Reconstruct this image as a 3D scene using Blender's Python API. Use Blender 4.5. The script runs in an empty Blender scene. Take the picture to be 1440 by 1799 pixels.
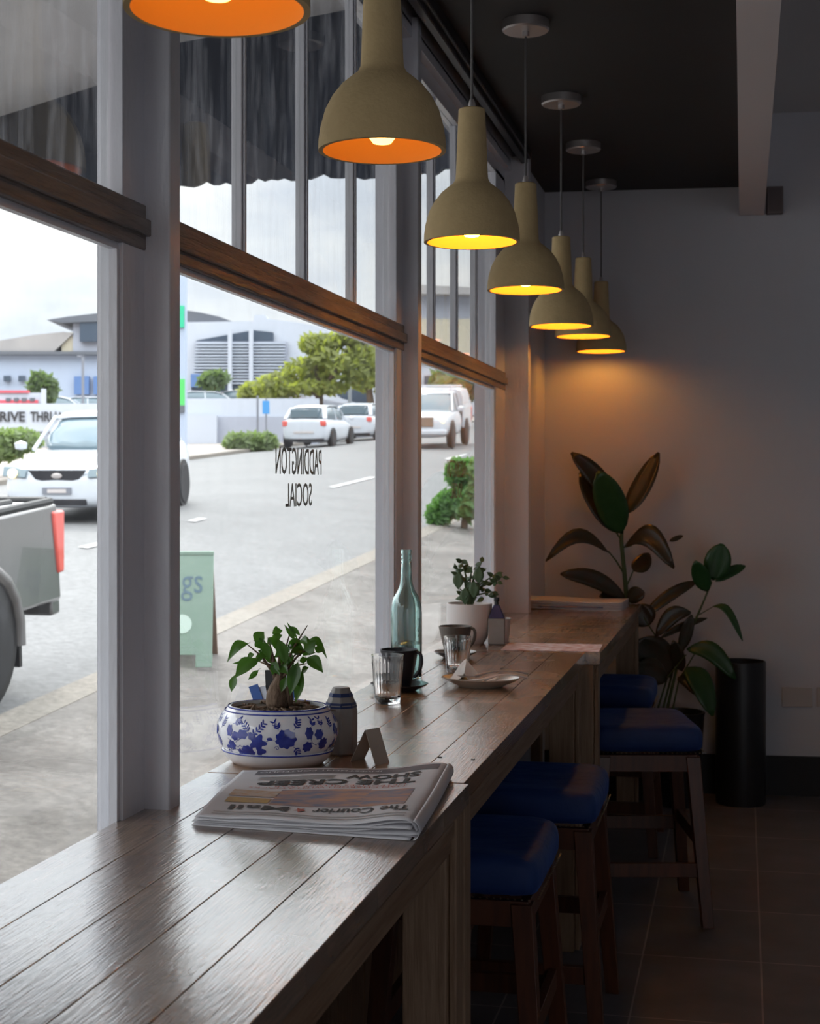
import bpy, bmesh, math, random
from mathutils import Vector, Matrix, noise
random.seed(7)
sc = bpy.context.scene
R = math.radians
PI = math.pi

# ------------------------------------------------------------------ camera
FPX = 2650.0
TH = math.atan(585 / FPX)
CAMZ = 1.58
cd = bpy.data.cameras.new('camera'); cam = bpy.data.objects.new('camera', cd)
sc.collection.objects.link(cam); sc.camera = cam
cam.location = (0, 0, CAMZ); cam.rotation_euler = (PI / 2, 0, TH)
cd.sensor_fit = 'HORIZONTAL'; cd.sensor_width = 24.0; cd.lens = 24.0 * FPX / 1440
cd.shift_x = 0.0; cd.shift_y = -(899.5 - 848) / 1440
cd.clip_start = 0.05; cd.clip_end = 600
cd.dof.use_dof = True; cd.dof.focus_distance = 3.15; cd.dof.aperture_fstop = 9.0

# ------------------------------------------------------------------ world
w = bpy.data.worlds.new('sky'); sc.world = w; w.use_nodes = True
nt = w.node_tree; nt.nodes.clear()
def wn(t, **k):
    n = nt.nodes.new(t)
    for a, b in k.items(): setattr(n, a, b)
    return n
wo = wn('ShaderNodeOutputWorld'); wb = wn('ShaderNodeBackground')
tc = wn('ShaderNodeTexCoord'); mp = wn('ShaderNodeMapping'); mp.inputs['Scale'].default_value = (1, 1, 2.6)
n1 = wn('ShaderNodeTexNoise'); n1.inputs['Scale'].default_value = 5.0; n1.inputs['Detail'].default_value = 6; n1.inputs['Roughness'].default_value = .55
cr = wn('ShaderNodeValToRGB')
cr.color_ramp.elements[0].position = .36; cr.color_ramp.elements[0].color = (.70, .75, .84, 1)
cr.color_ramp.elements[1].position = .60; cr.color_ramp.elements[1].color = (1.0, .99, .98, 1)
e = cr.color_ramp.elements.new(.48); e.color = (.86, .89, .93, 1)
L = nt.links.new
L(tc.outputs['Generated'], mp.inputs[0]); L(mp.outputs[0], n1.inputs[0]); L(n1.outputs[0], cr.inputs[0])
L(cr.outputs[0], wb.inputs[0]); L(wb.outputs[0], wo.inputs[0])
# overcast sky: brighter towards the zenith
sp_ = wn('ShaderNodeSeparateXYZ'); L(tc.outputs['Generated'], sp_.inputs[0])
zr = wn('ShaderNodeMapRange'); zr.interpolation_type = 'SMOOTHSTEP'; zr.inputs[1].default_value = .18; zr.inputs[2].default_value = .40; zr.inputs[3].default_value = .98; zr.inputs[4].default_value = 3.6
L(sp_.outputs['Z'], zr.inputs[0]); L(zr.outputs[0], wb.inputs[1])

sl = bpy.data.lights.new('sun', 'SUN'); sun = bpy.data.objects.new('sun', sl); sc.collection.objects.link(sun)
sl.energy = 1.4; sl.angle = R(12); sl.color = (1, .95, .88)
sun.rotation_euler = Vector((0.30, -0.62, -0.72)).to_track_quat('-Z', 'Y').to_euler()

sc.view_settings.view_transform = 'Standard'; sc.view_settings.look = 'None'
sc.view_settings.exposure = 0.64; sc.view_settings.gamma = 1.0
sc.view_settings.use_curve_mapping = False
cy = sc.cycles
cy.use_denoising = True; cy.max_bounces = 16; cy.diffuse_bounces = 5; cy.glossy_bounces = 4
cy.transmission_bounces = 14; cy.transparent_max_bounces = 16
cy.caustics_reflective = False; cy.caustics_refractive = False; cy.sample_clamp_indirect = 4
# daylight portal over the shopfront glass (guides the sky light in, gives none itself)
pl = bpy.data.lights.new('window_portal', 'AREA'); po = bpy.data.objects.new('window_portal', pl); sc.collection.objects.link(po)
pl.shape = 'RECTANGLE'; pl.size = 9.2; pl.size_y = 2.1; pl.cycles.is_portal = True
po.location = (-1.14, 2.0, 1.98); po.rotation_euler = Vector((1, 0, 0)).to_track_quat('-Z', 'X').to_euler()

# ------------------------------------------------------------------ materials
def mat(name, col, rough=.5, metal=0, spec=.5, noise_=None, bump=None, coat=0, emit=None, trans=0, ior=1.45, sheen=0):
    """noise_=(scale, amount, stretch xyz, second colour)   bump=(scale, strength, stretch)"""
    m = bpy.data.materials.new(name); m.use_nodes = True
    t = m.node_tree; b = t.nodes['Principled BSDF']
    b.inputs['Base Color'].default_value = (*col, 1); b.inputs['Roughness'].default_value = rough
    b.inputs['Metallic'].default_value = metal; b.inputs['Specular IOR Level'].default_value = spec
    b.inputs['Coat Weight'].default_value = coat; b.inputs['Transmission Weight'].default_value = trans
    b.inputs['IOR'].default_value = ior; b.inputs['Sheen Weight'].default_value = sheen
    if emit: b.inputs['Emission Color'].default_value = (*emit[0], 1); b.inputs['Emission Strength'].default_value = emit[1]
    co = t.nodes.new('ShaderNodeTexCoord')
    if noise_:
        s, amt, st, c2 = noise_
        mpn = t.nodes.new('ShaderNodeMapping'); mpn.inputs['Scale'].default_value = st
        nn = t.nodes.new('ShaderNodeTexNoise'); nn.inputs['Scale'].default_value = s; nn.inputs['Detail'].default_value = 5
        rr = t.nodes.new('ShaderNodeMapRange'); rr.inputs[1].default_value = .35; rr.inputs[2].default_value = .65; rr.inputs[4].default_value = amt
        mx = t.nodes.new('ShaderNodeMix'); mx.data_type = 'RGBA'
        mx.inputs[6].default_value = (*col, 1); mx.inputs[7].default_value = (*c2, 1)
        t.links.new(co.outputs['Object'], mpn.inputs[0]); t.links.new(mpn.outputs[0], nn.inputs[0])
        t.links.new(nn.outputs[0], rr.inputs[0]); t.links.new(rr.outputs[0], mx.inputs[0])
        t.links.new(mx.outputs[2], b.inputs['Base Color'])
    if bump:
        s, stg, st = bump
        mpb = t.nodes.new('ShaderNodeMapping'); mpb.inputs['Scale'].default_value = st
        nb = t.nodes.new('ShaderNodeTexNoise'); nb.inputs['Scale'].default_value = s; nb.inputs['Detail'].default_value = 4
        bp = t.nodes.new('ShaderNodeBump'); bp.inputs['Strength'].default_value = stg; bp.inputs['Distance'].default_value = .01
        t.links.new(co.outputs['Object'], mpb.inputs[0]); t.links.new(mpb.outputs[0], nb.inputs[0])
        t.links.new(nb.outputs[0], bp.inputs['Height']); t.links.new(bp.outputs[0], b.inputs['Normal'])
    return m
U = (1, 1, 1)
M = {}
def wood_table(nm, ca, cb, cw, wear):
    m = bpy.data.materials.new(nm); m.use_nodes = True
    t = m.node_tree; b = t.nodes['Principled BSDF']; N = t.nodes.new; K = t.links.new
    co = N('ShaderNodeTexCoord'); ge = N('ShaderNodeNewGeometry')
    sx = N('ShaderNodeSeparateXYZ'); K(ge.outputs['Position'], sx.inputs[0])
    # plank tint: rows across X, lengths along Y
    cx = N('ShaderNodeCombineXYZ'); K(sx.outputs['Y'], cx.inputs[0])
    ax = N('ShaderNodeMath'); ax.operation = 'ADD'; ax.inputs[1].default_value = 1.058; K(sx.outputs['X'], ax.inputs[0]); K(ax.outputs[0], cx.inputs[1])
    br = N('ShaderNodeTexBrick'); br.inputs['Scale'].default_value = 1; br.inputs['Brick Width'].default_value = .72; br.inputs['Row Height'].default_value = .1078
    br.offset = .37; br.inputs['Mortar Size'].default_value = .0; br.inputs['Bias'].default_value = -.1
    br.inputs['Color1'].default_value = (*ca, 1); br.inputs['Color2'].default_value = (*cb, 1)
    K(cx.outputs[0], br.inputs[0])
    mp = N('ShaderNodeMapping'); mp.inputs['Scale'].default_value = (38, 2.2, 38); K(ge.outputs['Position'], mp.inputs[0])
    g = N('ShaderNodeTexNoise'); g.inputs['Scale'].default_value = 3; g.inputs['Detail'].default_value = 7; g.inputs['Roughness'].default_value = .65; g.inputs['Distortion'].default_value = .6; K(mp.outputs[0], g.inputs[0])
    gr = N('ShaderNodeMapRange'); gr.inputs[1].default_value = .3; gr.inputs[2].default_value = .7; gr.inputs[3].default_value = .35; gr.inputs[4].default_value = 1.5; K(g.outputs[0], gr.inputs[0])
    mu = N('ShaderNodeVectorMath'); mu.operation = 'SCALE'; K(br.outputs['Color'], mu.inputs[0]); K(gr.outputs[0], mu.inputs['Scale'])
    # worn pale patches
    pt = N('ShaderNodeTexNoise'); pt.inputs['Scale'].default_value = 5; pt.inputs['Detail'].default_value = 4; K(ge.outputs['Position'], pt.inputs[0])
    pr_ = N('ShaderNodeMapRange'); pr_.inputs[1].default_value = .5; pr_.inputs[2].default_value = .72; pr_.inputs[4].default_value = wear; K(pt.outputs[0], pr_.inputs[0])
    mx = N('ShaderNodeMix'); mx.data_type = 'RGBA'; mx.inputs[7].default_value = (*cw, 1)
    K(pr_.outputs[0], mx.inputs[0]); K(mu.outputs[0], mx.inputs[6]); K(mx.outputs[2], b.inputs['Base Color'])
    # varnish roughness and brushed bump
    rn = N('ShaderNodeTexNoise'); rn.inputs['Scale'].default_value = 3.2; rn.inputs['Detail'].default_value = 5; K(ge.outputs['Position'], rn.inputs[0])
    rr = N('ShaderNodeMapRange'); rr.inputs[1].default_value = .35; rr.inputs[2].default_value = .65; rr.inputs[3].default_value = .19; rr.inputs[4].default_value = .36; K(rn.outputs[0], rr.inputs[0]); K(rr.outputs[0], b.inputs['Roughness'])
    b.inputs['Specular IOR Level'].default_value = .9; b.inputs['Coat Weight'].default_value = 1; b.inputs['Coat IOR'].default_value = 2.4; b.inputs['Coat Roughness'].default_value = .11
    mb = N('ShaderNodeMapping'); mb.inputs['Scale'].default_value = (150, 9, 150); K(ge.outputs['Position'], mb.inputs[0])
    nb = N('ShaderNodeTexNoise'); nb.inputs['Scale'].default_value = 2; nb.inputs['Detail'].default_value = 5; K(mb.outputs[0], nb.inputs[0])
    n2 = N('ShaderNodeTexNoise'); n2.inputs['Scale'].default_value = 9; n2.inputs['Detail'].default_value = 3; K(ge.outputs['Position'], n2.inputs[0])
    ad = N('ShaderNodeMath'); ad.operation = 'MULTIPLY_ADD'; ad.inputs[1].default_value = .8; K(n2.outputs[0], ad.inputs[0]); K(nb.outputs[0], ad.inputs[2])
    bp = N('ShaderNodeBump'); bp.inputs['Strength'].default_value = .5; bp.inputs['Distance'].default_value = .003; K(ad.outputs[0], bp.inputs['Height']); K(bp.outputs[0], b.inputs['Normal'])
    bc = N('ShaderNodeBump'); bc.inputs['Strength'].default_value = .22; bc.inputs['Distance'].default_value = .002; K(ad.outputs[0], bc.inputs['Height']); K(bc.outputs[0], b.inputs['Coat Normal'])
    return m
M['table'] = wood_table('varnished_boards', (.40, .205, .09), (.16, .072, .03), (.38, .27, .18), .28)
M['table_pale'] = wood_table('worn_reflection_pale_boards', (.30, .205, .14), (.15, .09, .058), (.42, .34, .27), .4)  # worn boards; window reflection is also put into the paler, greyer colour
M['rail'] = mat('worn_timber', (.21, .125, .072), .5, noise_=(5, .6, (16, 16, 1.5), (.33, .225, .145)), bump=(6, .2, (30, 30, 2)))
M['railh'] = mat('worn_timber_long', (.19, .105, .06), .5, noise_=(4, .7, (20, 1.2, 20), (.28, .185, .115)), bump=(5, .4, (20, 1, 20)))
M['stool'] = mat('red_brown_timber', (.095, .028, .011), .38, noise_=(5, .7, (12, 12, 1.5), (.05, .015, .007)))
M['velvet'] = mat('navy_velvet', (.008, .028, .12), .6, spec=.4, noise_=(6, .7, U, (.014, .045, .18)), bump=(7, 1.0, (1, 3, 1)), sheen=.22)
M['velvet'].node_tree.nodes['Principled BSDF'].inputs['Sheen Tint'].default_value = (.08, .25, .9, 1)
M['nail'] = mat('brass_nails', (.6, .5, .32), .35, .9)
M['paint'] = mat('grey_window_paint', (.68, .68, .73), .28, noise_=(3, .5, U, (.58, .58, .63)), bump=(45, .25, (1, 1, .35)))
M['paint_trans'] = mat('scratched_transom_paint', (.225, .195, .18), .25, noise_=(6, .8, (8, 1, 8), (.15, .13, .12)), bump=(8, .5, (20, 1.5, 20)))
M['wall'] = mat('painted_wall', (.60, .60, .645), .8, noise_=(2, .35, U, (.54, .54, .585)), bump=(60, .08, U))
M['base'] = mat('black_skirting', (.012, .011, .013), .6)
M['ceil'] = mat('black_ceiling', (.022, .020, .021), .7, noise_=(1.5, .5, U, (.035, .028, .028)))
M['ceil2'] = mat('grey_ceiling', (.65, .64, .64), .8)
M['beam'] = mat('pale_beam', (.78, .72, .72), .7)
M['black'] = mat('black_plastic', (.01, .01, .011), .5)
M['satin_black'] = mat('satin_black_metal', (.012, .012, .016), .4)
M['concrete'] = mat('sand_concrete', (.54, .40, .205), .85, noise_=(40, .35, U, (.44, .32, .16)), bump=(120, .15, U))
M['shade_in'] = mat('shade_lining', (.70, .31, .07), .7)
M['cord'] = mat('grey_cord', (.12, .11, .11), .6)
M['steel'] = mat('brushed_nickel', (.55, .51, .50), .35, .85)
M['bulb'] = mat('glowing_bulb', (1, .8, .5), .3, emit=((1, .49, .075), 36))
M['bulb_dim'] = mat('dim_glowing_bulb', (1, .8, .5), .3, emit=((1, .56, .10), 4.2))
M['bluewhite'] = mat('white_porcelain', (.80, .80, .84), .12, coat=.5)
M['cobalt'] = mat('cobalt_glaze', (.018, .03, .26), .12, noise_=(60, .6, U, (.04, .07, .42)), coat=.5)
M['soil'] = mat('potting_soil', (.035, .022, .016), .95, noise_=(60, .8, U, (.09, .06, .04)), bump=(80, 1, U))
M['bark'] = mat('ficus_bark', (.20, .13, .085), .8, noise_=(50, .8, (1, 1, .5), (.10, .06, .04)), bump=(90, .8, (1, 1, .5)))
def leafmat(name, col, col2, rough=.35, tl=.35):
    m = mat(name, col, rough, noise_=(25, .8, U, col2))
    t = m.node_tree; b = t.nodes['Principled BSDF']; o = t.nodes['Material Output']
    tr = t.nodes.new('ShaderNodeBsdfTranslucent'); tr.inputs[0].default_value = (col[0] * 2.2, col[1] * 2.4, col[2] * 1.2, 1)
    ms = t.nodes.new('ShaderNodeMixShader'); ms.inputs[0].default_value = tl
    t.links.new(b.outputs[0], ms.inputs[1]); t.links.new(tr.outputs[0], ms.inputs[2]); t.links.new(ms.outputs[0], o.inputs[0])
    return m
M['leaf'] = leafmat('ficus_leaf', (.045, .12, .018), (.085, .19, .03), .3, .42)
M['jade'] = leafmat('jade_leaf', (.05, .09, .04), (.08, .13, .06), .4, .15)
M['rubber'] = leafmat('rubber_leaf', (.028, .030, .018), (.055, .030, .016), .3, .08)
M['rubber_green'] = leafmat('young_rubber_leaf', (.02, .07, .02), (.03, .09, .03), .3, .1)
M['stem'] = mat('green_stem', (.06, .09, .035), .6)
M['twig'] = mat('brown_twig', (.09, .06, .04), .8)
M['paper'] = mat('newsprint', (.62, .61, .64), .85, noise_=(7, .5, U, (.52, .51, .54)))
M['newsgrey'] = mat('grey_print', (.33, .31, .31), .85, noise_=(40, .9, (1, 5, 1), (.48, .46, .45)))
M['inkdark'] = mat('black_ink', (.035, .033, .035), .8)
M['inkred'] = mat('red_ink', (.42, .10, .07), .8)
M['inkyellow'] = mat('ochre_ink', (.52, .36, .10), .8, noise_=(60, .8, (1, 3, 1), (.38, .22, .14)))
M['photo'] = mat('newspaper_photo', (.13, .16, .26), .8, noise_=(22, 1, (1, 2.5, 1), (.48, .26, .18)))
M['photo2'] = mat('newspaper_photo_warm', (.50, .26, .17), .8, noise_=(24, 1, (1, 2.5, 1), (.20, .2, .27)))
M['card'] = mat('pale_card', (.42, .38, .33), .7)
M['cup_black'] = mat('black_stoneware', (.012, .012, .017), .32)
M['cup_grey'] = mat('grey_stoneware', (.13, .115, .10), .45)
M['coffee'] = mat('coffee', (.03, .015, .008), .15)
M['plate'] = mat('stoneware_plate', (.42, .38, .34), .3)
M['napkin'] = mat('white_napkin', (.78, .76, .74), .9, bump=(40, .4, U))
M['glass'] = mat('clear_glass', (1, 1, 1), .02, trans=1, ior=1.45)
M['aqua'] = mat('aqua_glass', (.74, .94, .92), .02, trans=1, ior=1.45)
M['water'] = mat('water', (.96, .995, .99), .0, trans=1, ior=1.33)
M['planter'] = mat('matt_white_planter', (.62, .58, .57), .6)
M['shaker'] = mat('grey_ceramic', (.26, .24, .23), .45, noise_=(25, .5, U, (.20, .18, .17)))
M['shaker_band'] = mat('navy_glaze_band', (.02, .035, .12), .3)
M['pkt_white'] = mat('white_paper_sachet', (.65, .68, .75), .6)
M['pkt_blue'] = mat('blue_paper_sachet', (.05, .12, .38), .6)
M['plastic_white'] = mat('white_plastic_plate', (.50, .46, .45), .5)
M['letter'] = mat('gold_black_lettering', (.055, .042, .010), .5, noise_=(60, 1, U, (.11, .085, .02)))
M['letter2'] = mat('gold_lettering', (.42, .25, .06), .5)
def tiles():
    m = bpy.data.materials.new('slate_floor_tiles'); m.use_nodes = True
    t = m.node_tree; b = t.nodes['Principled BSDF']; N = t.nodes.new; K = t.links.new
    ge = N('ShaderNodeNewGeometry'); mp = N('ShaderNodeMapping'); mp.inputs['Location'].default_value = (.328, -5.1 + 7.8, 0); K(ge.outputs['Position'], mp.inputs[0])
    br = N('ShaderNodeTexBrick'); br.offset = 0; br.inputs['Scale'].default_value = 1; br.inputs['Brick Width'].default_value = .385; br.inputs['Row Height'].default_value = .6
    br.inputs['Mortar Size'].default_value = .003; br.inputs['Color1'].default_value = (.125, .122, .135, 1); br.inputs['Color2'].default_value = (.10, .098, .11, 1); br.inputs['Mortar'].default_value = (.30, .27, .27, 1)
    K(mp.outputs[0], br.inputs[0])
    n = N('ShaderNodeTexNoise'); n.inputs['Scale'].default_value = 5; n.inputs['Detail'].default_value = 6; K(ge.outputs['Position'], n.inputs[0])
    r = N('ShaderNodeMapRange'); r.inputs[3].default_value = .6; r.inputs[4].default_value = 1.5; K(n.outputs[0], r.inputs[0])
    v = N('ShaderNodeVectorMath'); v.operation = 'SCALE'; K(br.outputs[0], v.inputs[0]); K(r.outputs[0], v.inputs['Scale']); K(v.outputs[0], b.inputs['Base Color'])
    b.inputs['Roughness'].default_value = .5
    return m
M['tiles'] = tiles()
def asphalt(name, c1, c2, c3=None):
    m = bpy.data.materials.new(name); m.use_nodes = True
    t = m.node_tree; b = t.nodes['Principled BSDF']; N = t.nodes.new; K = t.links.new
    ge = N('ShaderNodeNewGeometry')
    n = N('ShaderNodeTexNoise'); n.inputs['Scale'].default_value = .9; n.inputs['Detail'].default_value = 9; n.inputs['Roughness'].default_value = .7; K(ge.outputs['Position'], n.inputs[0])
    r = N('ShaderNodeMapRange'); r.inputs[1].default_value = .32; r.inputs[2].default_value = .68; K(n.outputs[0], r.inputs[0])
    mx = N('ShaderNodeMix'); mx.data_type = 'RGBA'; mx.inputs[6].default_value = (*c1, 1); mx.inputs[7].default_value = (*c2, 1); K(r.outputs[0], mx.inputs[0])
    f = N('ShaderNodeTexNoise'); f.inputs['Scale'].default_value = 16; f.inputs['Detail'].default_value = 6; f.inputs['Roughness'].default_value = .75; K(ge.outputs['Position'], f.inputs[0])
    fr = N('ShaderNodeMapRange'); fr.inputs[1].default_value = .3; fr.inputs[2].default_value = .7; fr.inputs[3].default_value = .66; fr.inputs[4].default_value = 1.34; K(f.outputs[0], fr.inputs[0])
    v = N('ShaderNodeVectorMath'); v.operation = 'SCALE'; K(mx.outputs[2], v.inputs[0]); K(fr.outputs[0], v.inputs['Scale']); K(v.outputs[0], b.inputs['Base Color'])
    b.inputs['Roughness'].default_value = .85
    return m
M['road'] = asphalt('road_asphalt', (.135, .135, .137), (.17, .17, .172))
M['pave'] = asphalt('footpath_asphalt', (.075, .066, .060), (.20, .185, .172))
M['kerb'] = asphalt('concrete_kerb', (.18, .158, .135), (.22, .20, .175))
M['farpath'] = asphalt('far_footpath', (.29, .255, .23), (.33, .29, .27))
M['line'] = mat('road_paint', (.50, .50, .50), .7)
M['carwhite'] = mat('white_car_paint', (.52, .55, .60), .22, coat=.4)
M['cargrey'] = mat('grey_car_paint', (.13, .125, .125), .25, .4, coat=.6)
M['carglass'] = mat('car_glass', (.10, .15, .18), .05, spec=.9)
M['tyre'] = mat('tyre_rubber', (.02, .02, .022), .8)
M['alloy'] = mat('alloy_wheel', (.45, .46, .48), .35, .6)
M['redlens'] = mat('red_lamp_lens', (.62, .09, .07), .2, coat=.4)
M['headlamp'] = mat('lit_headlamp', (1, .9, .6), .2, emit=((1, .72, .32), 1.3))
M['indicator'] = mat('lit_indicator', (1, .5, .1), .2, emit=((1, .45, .05), 1.6))
M['navy'] = mat('navy_awning_fascia', (.010, .014, .026), .8, noise_=(3, .6, (6, 6, .4), (.020, .028, .048)))
M['awn'] = mat('grey_awning_soffit', (.50, .48, .48), .9, noise_=(3, .6, U, (.60, .58, .57)))
M['mint'] = mat('mint_painted_board', (.20, .285, .23), .6, noise_=(4, .4, (1, 1, 6), (.24, .32, .27)))
M['mintlet'] = mat('blue_grey_script', (.10, .16, .20), .6)
M['ply'] = mat('brown_board_edge', (.22, .15, .11), .7)
M['bldg'] = mat('pale_blue_render', (.37, .43, .54), .8)
M['bldgw'] = mat('white_render', (.46, .49, .55), .8)
M['bldggrey'] = mat('light_grey_render', (.34, .36, .42), .8)
M['cream'] = mat('cream_render', (.45, .41, .32), .8)
M['roof'] = mat('grey_metal_roof', (.27, .26, .26), .6, noise_=(.6, .6, U, (.36, .34, .33)))
M['roofdk'] = mat('dark_roof', (.10, .11, .13), .6)
M['winblue'] = mat('blue_shutter', (.09, .17, .36), .5)
M['windk'] = mat('dark_window', (.05, .07, .10), .2)
M['slat'] = mat('louvre_slat', (.42, .46, .53), .6)
M['signred'] = mat('red_sign', (.60, .08, .11), .6)
M['signblue'] = mat('blue_sign', (.05, .25, .55), .6)
M['green1'] = mat('teal_green_panel', (.03, .45, .25), .5)
M['green2'] = mat('leaf_green_panel', (.08, .50, .12), .5)
M['pole'] = mat('grey_pole', (.18, .19, .22), .5)
M['tree_a'] = leafmat('yellow_green_foliage', (.22, .23, .06), (.08, .11, .05), .6, .45)
M['tree_b'] = leafmat('dull_green_foliage', (.10, .14, .07), (.06, .09, .05), .6)
M['hedge'] = leafmat('hedge_foliage', (.09, .19, .06), (.16, .26, .10), .5)
M['grass'] = leafmat('tussock_foliage', (.14, .19, .08), (.22, .27, .14), .6)

def pane_mat(name, dirt, streak):
    m = bpy.data.materials.new(name); m.use_nodes = True
    t = m.node_tree; t.nodes.clear(); N = t.nodes.new; K = t.links.new
    o = N('ShaderNodeOutputMaterial'); tr = N('ShaderNodeBsdfTransparent'); tr.inputs[0].default_value = (.97, .985, .98, 1)
    gl = N('ShaderNodeBsdfGlossy'); gl.inputs['Roughness'].default_value = .0
    lw_ = N('ShaderNodeLayerWeight'); lw_.inputs[0].default_value = .5
    pw = N('ShaderNodeMath'); pw.operation = 'POWER'; pw.inputs[1].default_value = 5; K(lw_.outputs['Facing'], pw.inputs[0])
    fr = N('ShaderNodeMath'); fr.operation = 'MULTIPLY_ADD'; fr.inputs[1].default_value = .75; fr.inputs[2].default_value = .04; K(pw.outputs[0], fr.inputs[0])
    m1 = N('ShaderNodeMixShader'); K(fr.outputs[0], m1.inputs[0]); K(tr.outputs[0], m1.inputs[1]); K(gl.outputs[0], m1.inputs[2])
    # grime film: scatters daylight, shaped as wiping smears
    d = N('ShaderNodeBsdfTranslucent'); d.inputs[0].default_value = (.85, .88, .95, 1)
    ge = N('ShaderNodeNewGeometry'); mp = N('ShaderNodeMapping'); mp.inputs['Scale'].default_value = streak; mp.inputs['Rotation'].default_value = (.5, 0, 0); K(ge.outputs['Position'], mp.inputs[0])
    n = N('ShaderNodeTexNoise'); n.inputs['Scale'].default_value = 3; n.inputs['Detail'].default_value = 8; n.inputs['Roughness'].default_value = .7; n.inputs['Distortion'].default_value = 1.2; K(mp.outputs[0], n.inputs[0])
    r = N('ShaderNodeMapRange'); r.inputs[1].default_value = .48; r.inputs[2].default_value = .8; r.inputs[3].default_value = dirt * .04; r.inputs[4].default_value = dirt; K(n.outputs[0], r.inputs[0])
    m2 = N('ShaderNodeMixShader'); K(r.outputs[0], m2.inputs[0]); K(m1.outputs[0], m2.inputs[1]); K(d.outputs[0], m2.inputs[2]); K(m2.outputs[0], o.inputs[0])
    return m
M['pane'] = pane_mat('shopfront_glass', .05, (1, 3, 1))
M['pane_up'] = pane_mat('smeared_upper_glass', .17, (1, 9, 1.0))

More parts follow.
